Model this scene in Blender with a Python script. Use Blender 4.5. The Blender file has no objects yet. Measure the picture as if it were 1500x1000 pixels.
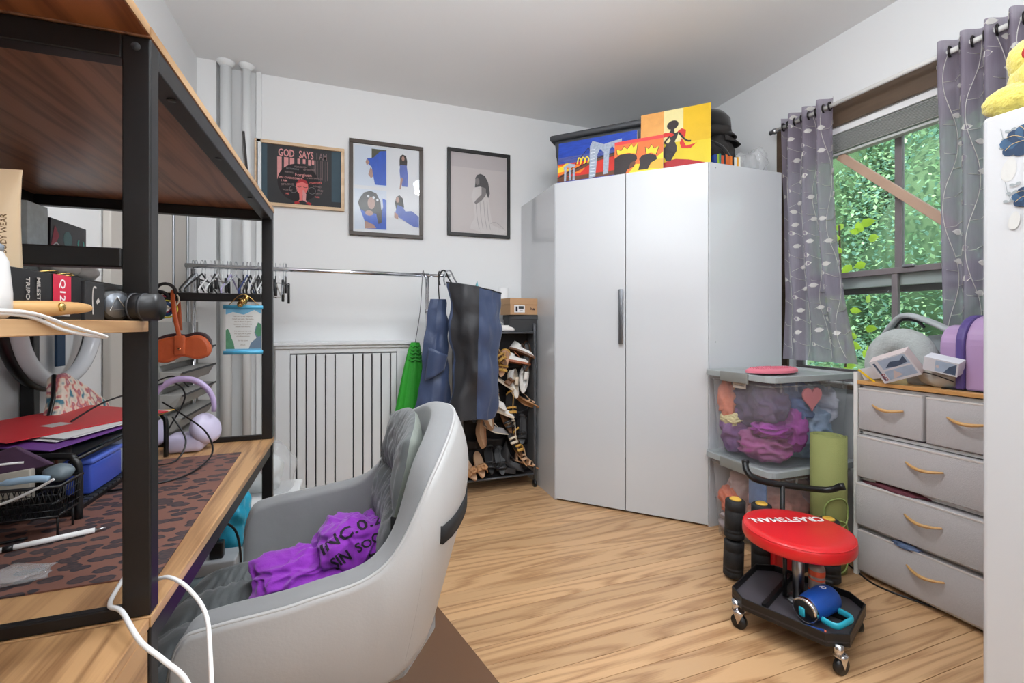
import bpy, bmesh, math, random
from mathutils import Vector, Matrix, noise
from mathutils.bvhtree import BVHTree
random.seed(7)
R = math.radians
SC = bpy.context.scene
COL = SC.collection
# ---------------------------------------------------------------- camera, light, exposure
HC = 1.12
cd = bpy.data.cameras.new('camera'); cam = bpy.data.objects.new('camera', cd); COL.objects.link(cam)
cam.location = (0, 0, HC); cam.rotation_euler = (R(90), 0, R(-19.6))
cd.sensor_width = 36; cd.lens = 660/1500*36; cd.shift_y = -26/1500; cd.clip_start = .02
SC.camera = cam
SC.view_settings.view_transform = 'Standard'; SC.view_settings.look = 'None'
SC.view_settings.gamma = 1; SC.view_settings.use_curve_mapping = False
SC.view_settings.exposure = -0.45
w = bpy.data.worlds.new('world'); SC.world = w; w.use_nodes = True
bg = w.node_tree.nodes['Background']; bg.inputs[0].default_value = (.80, .90, 1, 1); bg.inputs[1].default_value = 4.4
sd = bpy.data.lights.new('sun', 'SUN'); sd.energy = 9.0; sd.angle = R(3); sd.color = (1, .96, .86)
sun = bpy.data.objects.new('sun', sd); COL.objects.link(sun); sun.rotation_euler = (R(18), R(-38), 0)
def area(name, loc, size, power, col=(.93, .97, 1), rot=(0, 0, 0)):
    d = bpy.data.lights.new(name, 'AREA'); d.shape = 'DISK'; d.size = size; d.energy = power; d.color = col
    o = bpy.data.objects.new(name, d); COL.objects.link(o); o.location = loc; o.rotation_euler = rot
    return o
area('lamp_glow', (.83, 1.4, 2.565), .36, 15)
area('added_fill_glow', (1.22, -.60, 2.565), .36, 13)  # added fill for the near end, its fixture is invented as well

area('ceiling_bounce_fill', (.1, .1, 1.85), .6, 112, (.89, .955, 1), (R(180), 0, 0))   # added upward fill, stands in for flash bounced off the ceiling

# ---------------------------------------------------------------- materials
def lin(c):
    return tuple(((x/255)/12.92 if x/255 <= .04045 else ((x/255+.055)/1.055)**2.4) for x in c)+(1,)
MATS = {}
def mat(name, col=(200, 200, 200), rough=.5, metal=0, var=0, vs=12, bump=0, bs=60, emis=0, alpha=1, transl=0, coat=0, spec=.5, stretch=(1, 1, 1), sheen=0):
    if name in MATS: return MATS[name]
    m = bpy.data.materials.new(name); m.use_nodes = True; MATS[name] = m
    nt = m.node_tree; N = nt.nodes; L = nt.links; b = N['Principled BSDF']; out = N['Material Output']
    b.inputs['Base Color'].default_value = lin(col); b.inputs['Roughness'].default_value = rough
    b.inputs['Metallic'].default_value = metal; b.inputs['Coat Weight'].default_value = coat
    b.inputs['Specular IOR Level'].default_value = spec; b.inputs['Sheen Weight'].default_value = sheen
    tc = N.new('ShaderNodeTexCoord'); mp = N.new('ShaderNodeMapping'); mp.inputs['Scale'].default_value = stretch
    L.new(tc.outputs['Object'], mp.inputs['Vector'])
    if var:
        n = N.new('ShaderNodeTexNoise'); n.inputs['Scale'].default_value = vs; n.inputs['Detail'].default_value = 5
        L.new(mp.outputs[0], n.inputs['Vector'])
        mx = N.new('ShaderNodeMix'); mx.data_type = 'RGBA'; L.new(n.outputs[0], mx.inputs[0])
        c = lin(col); mx.inputs[6].default_value = tuple(x*(1-var) for x in c[:3])+(1,); mx.inputs[7].default_value = tuple(min(1, x*(1+var)) for x in c[:3])+(1,)
        L.new(mx.outputs[2], b.inputs['Base Color'])
    if bump:
        n2 = N.new('ShaderNodeTexNoise'); n2.inputs['Scale'].default_value = bs; n2.inputs['Detail'].default_value = 4
        L.new(mp.outputs[0], n2.inputs['Vector'])
        bp = N.new('ShaderNodeBump'); bp.inputs['Strength'].default_value = bump; bp.inputs['Distance'].default_value = .004
        L.new(n2.outputs[0], bp.inputs['Height']); L.new(bp.outputs[0], b.inputs['Normal'])
    if emis:
        b.inputs['Emission Color'].default_value = lin(col); b.inputs['Emission Strength'].default_value = emis
    last = b.outputs[0]
    if transl:
        t = N.new('ShaderNodeBsdfTranslucent'); t.inputs[0].default_value = lin(col)
        ms = N.new('ShaderNodeMixShader'); ms.inputs[0].default_value = transl
        L.new(last, ms.inputs[1]); L.new(t.outputs[0], ms.inputs[2]); last = ms.outputs[0]
    if alpha < 1:
        t = N.new('ShaderNodeBsdfTransparent'); ms = N.new('ShaderNodeMixShader'); ms.inputs[0].default_value = alpha
        L.new(t.outputs[0], ms.inputs[1]); L.new(last, ms.inputs[2]); last = ms.outputs[0]
    L.new(last, out.inputs[0])
    return m
def wood(name, c1, c2, axis=0, freq=9, rings=9, rough=.38, rand=0, fine=.35, lo=.12, hi=.62):
    if name in MATS: return MATS[name]
    m = bpy.data.materials.new(name); m.use_nodes = True; MATS[name] = m
    nt = m.node_tree; N = nt.nodes; L = nt.links; b = N['Principled BSDF']
    b.inputs['Roughness'].default_value = rough
    tc = N.new('ShaderNodeTexCoord'); add = N.new('ShaderNodeVectorMath'); add.operation = 'ADD'
    oi = N.new('ShaderNodeObjectInfo'); mul = N.new('ShaderNodeMath'); mul.operation = 'MULTIPLY'; mul.inputs[1].default_value = 37 if rand else 0
    L.new(oi.outputs['Random'], mul.inputs[0])
    L.new(tc.outputs['Object'], add.inputs[0]); L.new(mul.outputs[0], add.inputs[1])
    mp = N.new('ShaderNodeMapping'); s = [freq]*3; s[axis] = freq*.09; mp.inputs['Scale'].default_value = s
    L.new(add.outputs[0], mp.inputs['Vector'])
    n = N.new('ShaderNodeTexNoise'); n.inputs['Scale'].default_value = 1; n.inputs['Detail'].default_value = 1.5; n.inputs['Roughness'].default_value = .4
    L.new(mp.outputs[0], n.inputs['Vector'])
    k = N.new('ShaderNodeMath'); k.operation = 'MULTIPLY'; k.inputs[1].default_value = rings; L.new(n.outputs[0], k.inputs[0])
    fr = N.new('ShaderNodeMath'); fr.operation = 'PINGPONG'; fr.inputs[1].default_value = .5; L.new(k.outputs[0], fr.inputs[0])
    mp2 = N.new('ShaderNodeMapping'); s = [180]*3; s[axis] = 5; mp2.inputs['Scale'].default_value = s; L.new(add.outputs[0], mp2.inputs['Vector'])
    n2 = N.new('ShaderNodeTexNoise'); n2.inputs['Scale'].default_value = 1; n2.inputs['Detail'].default_value = 2; L.new(mp2.outputs[0], n2.inputs['Vector'])
    a2 = N.new('ShaderNodeMath'); a2.operation = 'MULTIPLY_ADD'; a2.inputs[1].default_value = fine; L.new(n2.outputs[0], a2.inputs[0]); L.new(fr.outputs[0], a2.inputs[2])
    rp = N.new('ShaderNodeValToRGB'); rp.color_ramp.elements[0].position = lo; rp.color_ramp.elements[1].position = hi
    rp.color_ramp.elements[0].color = lin(c2); rp.color_ramp.elements[1].color = lin(c1)
    L.new(a2.outputs[0], rp.inputs[0])
    col = rp.outputs[0]
    if rand:
        hs = N.new('ShaderNodeHueSaturation'); mr = N.new('ShaderNodeMapRange'); mr.inputs[3].default_value = 1-rand; mr.inputs[4].default_value = 1+rand
        L.new(oi.outputs['Random'], mr.inputs[0]); L.new(mr.outputs[0], hs.inputs['Value']); L.new(col, hs.inputs['Color']); col = hs.outputs[0]
    L.new(col, b.inputs['Base Color'])
    bp = N.new('ShaderNodeBump'); bp.inputs['Strength'].default_value = .08; bp.inputs['Distance'].default_value = .002
    L.new(n2.outputs[0], bp.inputs['Height']); L.new(bp.outputs[0], b.inputs['Normal'])
    return m

# ---------------------------------------------------------------- mesh builder
class MB:
    def __init__(s): s.v = []; s.f = []; s.m = []; s.sm = []; s.M = Matrix(); s.mi = 0; s.smooth = False
    def add(s, vs, fs, smooth=None):
        b = len(s.v); s.v += [s.M @ Vector(p) for p in vs]
        for f in fs: s.f.append([b+i for i in f]); s.m.append(s.mi); s.sm.append(s.smooth if smooth is None else smooth)
        return s
    def box(s, a, b):
        x0, y0, z0 = [min(p, q) for p, q in zip(a, b)]; x1, y1, z1 = [max(p, q) for p, q in zip(a, b)]
        return s.add([(x0,y0,z0),(x1,y0,z0),(x1,y1,z0),(x0,y1,z0),(x0,y0,z1),(x1,y0,z1),(x1,y1,z1),(x0,y1,z1)],
            [(3,2,1,0),(4,5,6,7),(0,1,5,4),(1,2,6,5),(2,3,7,6),(3,0,4,7)], False)
    def rbox(s, a, b, r=.01, n=3, smooth=True):
        bm = bmesh.new(); bmesh.ops.create_cube(bm, size=1)
        for v in bm.verts: v.co = Vector([(p+q)/2+c*abs(q-p) for p, q, c in zip(a, b, v.co)])
        bmesh.ops.bevel(bm, geom=bm.edges[:], offset=r, segments=n, affect='EDGES', profile=.5)
        s.bm(bm, smooth); return s
    def bm(s, bm, smooth=True):
        bm.verts.index_update(); s.add([v.co.copy() for v in bm.verts], [[v.index for v in f.verts] for f in bm.faces], smooth); bm.free()
    def prism(s, pts, z0, z1, smooth=False):
        n = len(pts); vs = [(x, y, z0) for x, y in pts]+[(x, y, z1) for x, y in pts]
        return s.add(vs, [list(range(n))[::-1], list(range(n, 2*n))]+[(i, (i+1) % n, n+(i+1) % n, n+i) for i in range(n)], smooth)
    def tube(s, path, r, n=8, closed=False, cap=True):
        P = [Vector(p) for p in path]; k = len(P); rs = r if isinstance(r, (list, tuple)) else [r]*k
        vs = []; up = None
        for i, p in enumerate(P):
            t = (P[(i+1) % k]-P[i-1]) if closed else (P[min(i+1, k-1)]-P[max(i-1, 0)])
            t.normalize()
            if up is None:
                up = Vector((0, 0, 1)) if abs(t.z) < .9 else Vector((1, 0, 0))
            up = (up-t*up.dot(t))
            if up.length < 1e-4: up = t.orthogonal()
            up.normalize(); sd_ = t.cross(up)
            for j in range(n):
                a = 2*math.pi*j/n; vs.append(p+(up*math.cos(a)+sd_*math.sin(a))*rs[i])
        fs = []
        for i in range(k if closed else k-1):
            for j in range(n):
                a = i*n+j; b = i*n+(j+1) % n; c = ((i+1) % k)*n+(j+1) % n; d = ((i+1) % k)*n+j; fs.append((a, b, c, d))
        if cap and not closed: fs += [list(range(n))[::-1], list(range((k-1)*n, k*n))]
        s.add(vs, [f[::-1] for f in fs], True); return s
    def cyl(s, p0, p1, r0, r1=None, n=20):
        s.tube([p0, p1], [r0, r0 if r1 is None else r1], n); 
        k = 2*n
        return s
    def lathe(s, prof, c=(0, 0, 0), n=28, M=None, smooth=True):
        vs = []; k = len(prof); c = Vector(c)
        for r, z in prof:
            for j in range(n):
                a = 2*math.pi*j/n; p = Vector((r*math.cos(a), r*math.sin(a), z)); vs.append((M @ p if M else p)+c)
        fs = [(i*n+j, i*n+(j+1) % n, (i+1)*n+(j+1) % n, (i+1)*n+j) for i in range(k-1) for j in range(n)]
        if prof[0][0] > 1e-5: fs.append(list(range(n))[::-1])
        if prof[-1][0] > 1e-5: fs.append(list(range((k-1)*n, k*n)))
        s.add(vs, fs, smooth); return s
    def grid(s, fn, nu, nv, smooth=True, cu=False):
        vs = [fn(i/(nu-1) if not cu else i/nu, j/(nv-1)) for i in range(nu) for j in range(nv)]
        fs = [(i*nv+j, ((i+1) % nu)*nv+j, ((i+1) % nu)*nv+j+1, i*nv+j+1) for i in range(nu if cu else nu-1) for j in range(nv-1)]
        s.add(vs, fs, smooth); return s
    def blob(s, c, r, amp=0, sc=8, sub=3, seed=0, flat=None, M=None):
        bm = bmesh.new(); bmesh.ops.create_icosphere(bm, subdivisions=sub, radius=1)
        for v in bm.verts:
            d = 1+amp*noise.noise(v.co*sc*.3+Vector((seed*3.1, seed, 0)))*2+amp*.5*noise.noise(v.co*sc+Vector((seed, 0, 5)))
            p = Vector((v.co.x*r[0], v.co.y*r[1], v.co.z*r[2]))*d
            if M: p = M @ p
            v.co = p+Vector(c)
            if flat is not None and v.co.z < flat: v.co.z = flat
        s.bm(bm, True); return s
    def text(s, body, size, M, depth=.0004, align='CENTER', bold=0, spacing=1):
        cu = bpy.data.curves.new('lettering', 'FONT'); cu.body = body; cu.size = size; cu.align_x = align; cu.align_y = 'CENTER'
        cu.extrude = depth; cu.offset = bold; cu.resolution_u = 2; cu.space_character = spacing
        o = bpy.data.objects.new('lettering', cu); COL.objects.link(o)
        dg = bpy.context.evaluated_depsgraph_get(); me = bpy.data.meshes.new_from_object(o.evaluated_get(dg))
        s.add([M @ v.co for v in me.vertices], [list(p.vertices) for p in me.polygons], False)
        bpy.data.objects.remove(o); bpy.data.meshes.remove(me); return s
    def build(s, name, mats, parent=None, loc=None, bevel=0, solid=0, subd=0, label=None, kind=None):
        if not isinstance(mats, (list, tuple)): mats = [mats]
        if parent is not None: L0 = parent['_o'] if '_o' in parent else parent.location; L0 = Vector(L0)
        elif loc is not None: L0 = Vector(loc)
        elif s.v:
            xs = [p.x for p in s.v]; ys = [p.y for p in s.v]; zs = [p.z for p in s.v]
            L0 = Vector(((min(xs)+max(xs))/2, (min(ys)+max(ys))/2, min(zs)))
        me = bpy.data.meshes.new(name); me.from_pydata([p-L0 for p in s.v], [], s.f); 
        for mm in mats: me.materials.append(mm)
        me.polygons.foreach_set('material_index', s.m); me.polygons.foreach_set('use_smooth', s.sm); me.update()
        o = bpy.data.objects.new(name, me); COL.objects.link(o)
        if parent is None: o.location = L0
        else: o.parent = parent
        ORG[o.name] = L0
        if solid:
            md = o.modifiers.new('solid', 'SOLIDIFY'); md.thickness = solid; md.offset = 0
        if bevel:
            md = o.modifiers.new('bevel', 'BEVEL'); md.width = bevel; md.segments = 2; md.limit_method = 'ANGLE'; md.angle_limit = R(40)
        if subd:
            md = o.modifiers.new('subd', 'SUBSURF'); md.levels = subd; md.render_levels = subd
        if label: o['label'] = label
        if kind: o['kind'] = kind
        return o
ORG = {}
# parents hold world translation only, so a child's mesh is simply stored relative to the root
_build = MB.build
def build(s, name, mats, parent=None, **k):
    if parent is None: return _build(s, name, mats, None, **k)
    L0 = ORG.get(parent.name, parent.location.copy())
    k.pop('loc', None)
    vv = s.v; s.v = [p-L0 for p in vv]
    o = _build(s, name, mats, None, loc=(0, 0, 0), **k)
    s.v = vv; o.parent = parent; o.location = (0, 0, 0); ORG[o.name] = L0
    return o
MB.build = build
def tag(o, label, cat, group=None):
    o['label'] = label; o['category'] = cat
    if group: o['group'] = group
    return o
def thing(name, label, cat, loc=(0, 0, 0), group=None):
    o = bpy.data.objects.new(name, None); COL.objects.link(o); o.location = loc; o.empty_display_size = .05
    ORG[o.name] = Vector(loc); return tag(o, label, cat, group)
def dup(o, parent=None):
    c = o.copy(); COL.objects.link(c); c.parent = parent
    for ch in list(o.children): dup(ch, c)
    return c
def place(src, loc, rot=(0, 0, 0), label=None, group=None, first=False, scale=None):
    o = src if first else dup(src)
    o.location = loc; o.rotation_euler = rot
    if scale: o.scale = scale if isinstance(scale, tuple) else (scale,)*3
    if label: o['label'] = label
    if group: o['group'] = group
    return o
def frame(o, x, y, z=None):
    x = Vector(x).normalized(); y = Vector(y).normalized(); z = x.cross(y) if z is None else Vector(z)
    return Matrix(((x.x, y.x, z.x, o[0]), (x.y, y.y, z.y, o[1]), (x.z, y.z, z.z, o[2]), (0, 0, 0, 1)))
def smoothpath(pts, k=6):
    P = [Vector(p) for p in pts]; out = []
    for i in range(len(P)-1):
        a, b, c, d = P[max(i-1, 0)], P[i], P[i+1], P[min(i+2, len(P)-1)]
        for j in range(k):
            t = j/k; out.append(.5*((2*b)+(c-a)*t+(2*a-5*b+4*c-d)*t*t+(3*b-a-3*c+d)*t**3))
    out.append(P[-1]); return out
def lerpc(pts, t):
    """catmull through 1-d or n-d control tuples, t in 0..1"""
    n = len(pts)-1; x = min(max(t, 0), 1)*n; i = min(int(x), n-1); u = x-i
    P = [Vector(p) for p in pts]; a, b, c, d = P[max(i-1, 0)], P[i], P[i+1], P[min(i+2, n)]
    return .5*((2*b)+(c-a)*u+(2*a-5*b+4*c-d)*u*u+(3*b-a-3*c+d)*u**3)
def ell(cx, cy, rx, ry, n=20, a0=0, a1=360, rot=0):
    out = []
    for i in range(n if a1-a0 >= 360 else n+1):
        a = R(a0+(a1-a0)*i/n); x = rx*math.cos(a); y = ry*math.sin(a); c, s = math.cos(R(rot)), math.sin(R(rot))
        out.append((cx+x*c-y*s, cy+x*s+y*c))
    return out
class Art:
    """flat printed or painted picture: polygons laid on a plane in unit coordinates, layered by 0.15 mm"""
    def __init__(s, o, ux, uy, w, h): s.b = MB(); s.F = frame(o, ux, uy); s.w = w; s.h = h; s.mats = []; s.k = 0
    def poly(s, pts, m):
        if m not in s.mats: s.mats.append(m)
        s.b.mi = s.mats.index(m); s.k += 1; z = .0001+.00012*s.k
        s.b.add([s.F @ Vector((x*s.w, y*s.h, z)) for x, y in pts], [list(range(len(pts)))], False); return s
    def rect(s, x0, y0, x1, y1, m): return s.poly([(x0, y0), (x1, y0), (x1, y1), (x0, y1)], m)
    def ribbon(s, pts, wd, m, k=4):
        P = smoothpath([(x, y, 0) for x, y in pts], k); L = []; Rr = []
        for i, p in enumerate(P):
            t = (P[min(i+1, len(P)-1)]-P[max(i-1, 0)]); t = Vector((t.x*s.w, t.y*s.h, 0)).normalized()
            L.append((p.x-t.y*wd/s.w, p.y+t.x*wd/s.h)); Rr.append((p.x+t.y*wd/s.w, p.y-t.x*wd/s.h))
        if m not in s.mats: s.mats.append(m)
        s.b.mi = s.mats.index(m); s.k += 1; z = .0001+.00012*s.k; n = len(P)
        s.b.add([s.F @ Vector((x*s.w, y*s.h, z)) for x, y in L+Rr], [(n+i, n+i+1, i+1, i) for i in range(n-1)], False); return s
    def text(s, body, x, y, size, m, bold=0, rot=0, sx=1, spacing=1, align='CENTER'):
        if m not in s.mats: s.mats.append(m)
        s.b.mi = s.mats.index(m); s.k += 1
        s.b.text(body, size, s.F @ Matrix.Translation((x*s.w, y*s.h, .0001+.00012*s.k)) @ Matrix.Rotation(R(rot), 4, 'Z') @ Matrix.Diagonal((sx, 1, 1, 1)), 0, align, bold, spacing); return s
    def build(s, name, parent=None, label=None): return s.b.build(name, s.mats, parent, label=label)

# ---------------------------------------------------------------- palette
WALL = mat('wall_paint', (232, 232, 232), .75, bump=.05, bs=150)
CEIL = mat('ceiling_paint', (236, 236, 236), .8, bump=.05, bs=120)
TRIMW = mat('white_trim_paint', (232, 233, 233), .65, bump=.04, bs=80)
RADW = mat('radiator_cover_paint', (222, 224, 226), .4)
GLOSSW = mat('gloss_white_laminate', (204, 206, 209), .14, coat=.4)
BLACKM = mat('black_powder_coat', (19, 18, 19), .42)
BLACKP = mat('black_plastic', (20, 20, 22), .35)
DARKG = mat('dark_grey_plastic', (50, 52, 56), .5)
CHROME = mat('chrome', (215, 216, 220), .14, metal=1)
STEEL = mat('brushed_steel', (170, 172, 176), .3, metal=1)
WHITEP = mat('white_plastic', (236, 236, 236), .35)
GOLD = mat('gold_metal', (204, 172, 104), .25, metal=1)
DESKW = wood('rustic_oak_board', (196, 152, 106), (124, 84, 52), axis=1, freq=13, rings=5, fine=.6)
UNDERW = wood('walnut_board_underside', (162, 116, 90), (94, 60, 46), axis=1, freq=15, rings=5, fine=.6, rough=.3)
EDGEW = wood('board_edge', (212, 172, 126), (168, 126, 82), axis=1, freq=14, rings=5)
PLANK = wood('pine_plank', (206, 165, 122), (154, 110, 72), axis=0, freq=8.5, rings=9, rough=.3, rand=.10, fine=.42, lo=.08, hi=.50)
# ================================================================ THE ROOM
XL, XR, YB, YF, ZC = -.866, 2.515, 3.218, -1.35, 2.70
def struct(name, b, m, parent=None, **k):
    o = b.build(name, m, parent, **k)
    if parent is None: o['kind'] = 'structure'
    return o
# floor : sub-floor slab and one object per plank
fl = struct('floor', MB().box((XL-.12, YF-.12, -.06), (XR+.15, YB+.12, -.0125)), mat('subfloor_brown', (70, 45, 28), .8))  # one even dark brown, visible between the planks
pw = .0865; y = YF; row = 0; pm = {}
while y < YB-.001:
    y1 = min(y+pw, YB); x = XL
    cut = [XL]
    xx = XL+random.uniform(.5, 3.0)
    if random.random() < .22 and xx < XR-.3: cut.append(xx)
    cut.append(XR)
    for a, b_ in zip(cut[:-1], cut[1:]):
        m_ = MB().box((a+.0006, y+.0009, -.0125), (b_-.0006, y1-.0009, 0)); o = m_.build('plank', PLANK, fl, bevel=.0008)
    y = y1
struct('ceiling', MB().box((XL-.12, YF-.12, ZC), (XR+.15, YB+.12, ZC+.08)), CEIL)
struct('wall_back', MB().box((XL-.12, YB, -.06), (XR+.15, YB+.12, ZC)), WALL)
struct('wall_front', MB().box((XL-.12, YF-.12, -.06), (XR+.15, YF, ZC)), WALL)
struct('wall_left', MB().box((XL-.12, YF, -.06), (XL, YB, ZC)), WALL)
WY0, WY1, WZ0, WZ1 = .93, 2.02, .80, 2.20
b = MB(); T = XR+.15
b.box((XR, YF, -.06), (T, WY0, ZC)); b.box((XR, WY1, -.06), (T, YB, ZC)); b.box((XR, WY0, -.06), (T, WY1, WZ0)); b.box((XR, WY0, WZ1), (T, WY1, ZC))
struct('wall_right', b, WALL)
struct('baseboard_back', MB().box((XL, YB-.014, 0), (XR, YB, .11)), TRIMW, bevel=.004)
struct('baseboard_left', MB().box((XL, YF, 0), (XL+.014, 2.02, .11)), TRIMW, bevel=.004)
struct('baseboard_right', MB().box((XR-.014, YF, 0), (XR, YB-.014, .11)), TRIMW, bevel=.004)
# corner chase beside the pipes
struct('trim_1', MB().box((XL, YB-.07, .11), (XL+.10, YB, ZC)), WALL)
struct('trim_2', MB().box((-.565, YB-.022, .11), (-.535, YB, ZC)), TRIMW, bevel=.004)
# window
DW = mat('dark_stained_wood', (92, 74, 58), .45, var=.3, vs=9, stretch=(6, 1, 6)); SASH = mat('sash_paint', (128, 120, 122), .5, var=.12)
WG = bpy.data.materials.new('window_glass'); WG.use_nodes = True
nt = WG.node_tree; nt.nodes.clear(); o_ = nt.nodes.new('ShaderNodeOutputMaterial'); t_ = nt.nodes.new('ShaderNodeBsdfTransparent'); g_ = nt.nodes.new('ShaderNodeBsdfGlossy'); g_.inputs['Roughness'].default_value = .03
x_ = nt.nodes.new('ShaderNodeMixShader'); f_ = nt.nodes.new('ShaderNodeFresnel'); f_.inputs[0].default_value = 1.45
t_.inputs[0].default_value = (.93, .96, .95, 1)
mm_ = nt.nodes.new('ShaderNodeMath'); mm_.operation = 'MULTIPLY'; mm_.inputs[1].default_value = .6; nt.links.new(f_.outputs[0], mm_.inputs[0]); nt.links.new(mm_.outputs[0], x_.inputs[0])
nt.links.new(t_.outputs[0], x_.inputs[1]); nt.links.new(g_.outputs[0], x_.inputs[2]); nt.links.new(x_.outputs[0], o_.inputs[0])
win = bpy.data.objects.new('window_1', None); COL.objects.link(win); win.location = (XR, 1.47, WZ0); win['kind'] = 'structure'; ORG['window_1'] = Vector(win.location)
def bars(L): 
    b = MB()
    for a, c in L: b.box(a, c)
    return b
bars([((XR-.018, WY1, WZ0-.1), (XR, WY1+.075, WZ1+.115))]).build('casing_side', DW, win, bevel=.003)
bars([((XR-.018, WY0-.075, WZ0-.1), (XR, WY0, WZ1+.115))]).build('casing_side', DW, win, bevel=.003)
bars([((XR-.018, WY0, WZ1), (XR, WY1, WZ1+.115))]).build('casing_top', DW, win, bevel=.003)
bars([((XR-.03, WY0-.09, WZ0-.03), (XR+.10, WY1+.09, WZ0-.004))]).build('window_sill', DW, win, bevel=.004)
X1, X2 = XR+.055, XR+.092   # lower sash inside, upper sash outside
bars([((X1, WY0, 1.372), (X1+.032, WY1, 1.403)), ((X1, WY0, WZ0), (X1+.032, WY1, WZ0+.07)), ((X1, WY0, WZ0+.07), (X1+.032, WY0+.04, 1.372)), ((X1, WY1-.04, WZ0+.07), (X1+.032, WY1, 1.372))]).build('lower_sash', SASH, win, bevel=.003)
bars([((X1+.004, 1.478, WZ0+.07), (X1+.028, 1.505, 1.372))]).build('muntin', SASH, win, bevel=.002)
bars([((X2, WY0, 1.315), (X2+.032, WY1, 1.405))]).build('upper_sash_rail', mat('pale_sash', (196, 196, 196), .5), win, bevel=.003)
bars([((X2, WY0, WZ1-.04), (X2+.032, WY1, WZ1)), ((X2, WY0, 1.405), (X2+.032, WY0+.04, WZ1-.04)), ((X2, WY1-.04, 1.405), (X2+.032, WY1, WZ1-.04))]).build('upper_sash', SASH, win, bevel=.003)
bars([((X2+.004, 1.480, 1.405), (X2+.028, 1.512, WZ1-.04))]).build('muntin', SASH, win, bevel=.002)
for xx, z0, z1, ya, yb in ((X1+.014, WZ0+.07, 1.372, WY0+.04, 1.478), (X1+.014, WZ0+.07, 1.372, 1.505, WY1-.04), (X2+.014, 1.405, WZ1-.04, WY0+.04, 1.480), (X2+.014, 1.405, WZ1-.04, 1.512, WY1-.04)):
    bars([((xx, ya, z0), (xx+.003, yb, z1))]).build('pane', WG, win)
MB().rbox((X1-.012, 1.40, 1.398), (X1+.016, 1.45, 1.412), .004).build('sash_lock', STEEL, win)
bars([((T-.02, WY0, 1.282), (T-.004, WY1, 1.318))]).build('screen_rail', mat('dark_sash', (86, 78, 78), .5), win)
# raised venetian blind
bl = thing('venetian_blind', 'raised grey slatted blind bunched at the top of the window', 'blind', (XR+.03, 1.47, 2.05))
MB().box((XR+.002, WY0+.01, 2.165), (XR+.048, WY1-.01, 2.198)).build('head_rail', WHITEP, bl, bevel=.003)
SL = mat('blind_slat', (190, 191, 188), .4)
for i in range(13):
    z = 2.155-i*.0072
    MB().box((XR+.004, WY0+.015, z-.0012), (XR+.046, WY1-.015, z+.0012)).build('slat', SL, bl)
MB().box((XR+.004, WY0+.015, 2.045), (XR+.046, WY1-.015, 2.058)).build('bottom_rail', SL, bl, bevel=.002)
b = MB(); b.tube([(XR+.01, 1.93, 2.16), (XR+.008, 1.93, 1.45)], .0015, 5); b.build('cord', WHITEP, bl)
# diagonal security stick
b = MB(); d = Vector((0, 1.225-1.735, 1.545-2.045)); 
Fm = frame((XR+.022, 1.735, 2.045), d, (1, 0, 0)); b.M = Fm; b.rbox((0, -.008, -.021), (d.length, .012, .021), .003, 2, False); b.M = Matrix()
tag(b.build('wooden_stick', mat('pale_bar_wood', (192, 160, 138), .5, var=.1, vs=14)), 'pale wooden batten wedged diagonally across the upper window', 'stick')
# ceiling lamps, the second one added unseen as fill (their light sits at the top of the script)
for i, (x, y, lb) in enumerate(((.83, 1.4, 'round white flush ceiling lamp above the middle of the room'), (1.22, -.60, 'added round ceiling lamp, unseen, brightening the near end of the room'))):
    t = thing('ceiling_light', lb, 'lamp', (x, y, 2.60))
    MB().lathe([(.20, 2.66), (.20, 2.70), (.0, 2.70)], (x, y, 0), 40).build('base', WHITEP, t)
    MB().lathe([(0, 2.575), (.12, 2.580), (.165, 2.595), (.188, 2.625), (.194, 2.66), (.0, 2.66)], (x, y, 0), 40).build('diffuser', mat('lit_diffuser', (240, 246, 255), .5, emis=22), t)
# folding door on the left wall
dr = bpy.data.objects.new('door_1', None); COL.objects.link(dr); dr.location = (XL, 2.5, 0); dr['kind'] = 'structure'; ORG['door_1'] = Vector(dr.location)
DP = mat('door_panel_beige', (196, 190, 182), .45); 
ys = [2.05, 2.26, 2.47, 2.68, 2.885]
for i in range(4):
    MB().box((XL+.004, ys[i]+.012, .01), (XL+.03, ys[i+1]-.012, 2.03)).build('door_panel', DP, dr, bevel=.004)
    MB().box((XL+.006, ys[i+1]-.012, .01), (XL+.036, ys[i+1]+.008, 2.03)).build('metal_strip', STEEL, dr, bevel=.003)
MB().box((XL+.001, 2.03, 2.03), (XL+.045, 2.91, 2.10)).build('door_head', TRIMW, dr, bevel=.004)
# pipes
for x, r, lb in ((-.715, .031, 'thicker white vertical heating pipe in the back left corner'), (-.605, .024, 'thinner white vertical heating pipe nearer the pictures')):
    t = thing('pipe', lb, 'pipe', (x, YB-.075, 0))
    MB().cyl((x, YB-.075, 0), (x, YB-.075, ZC), r, n=24).build('pipe_run', TRIMW, t)
    MB().lathe([(r+.0, ZC-.03), (r+.018, ZC-.006), (r+.02, ZC)], (x, YB-.075, 0), 24).build('ceiling_collar', TRIMW, t)
    MB().lathe([(r+.02, 0), (r+.018, .006), (r+.0, .02)], (x, YB-.075, 0), 24).build('floor_collar', TRIMW, t)
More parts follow.
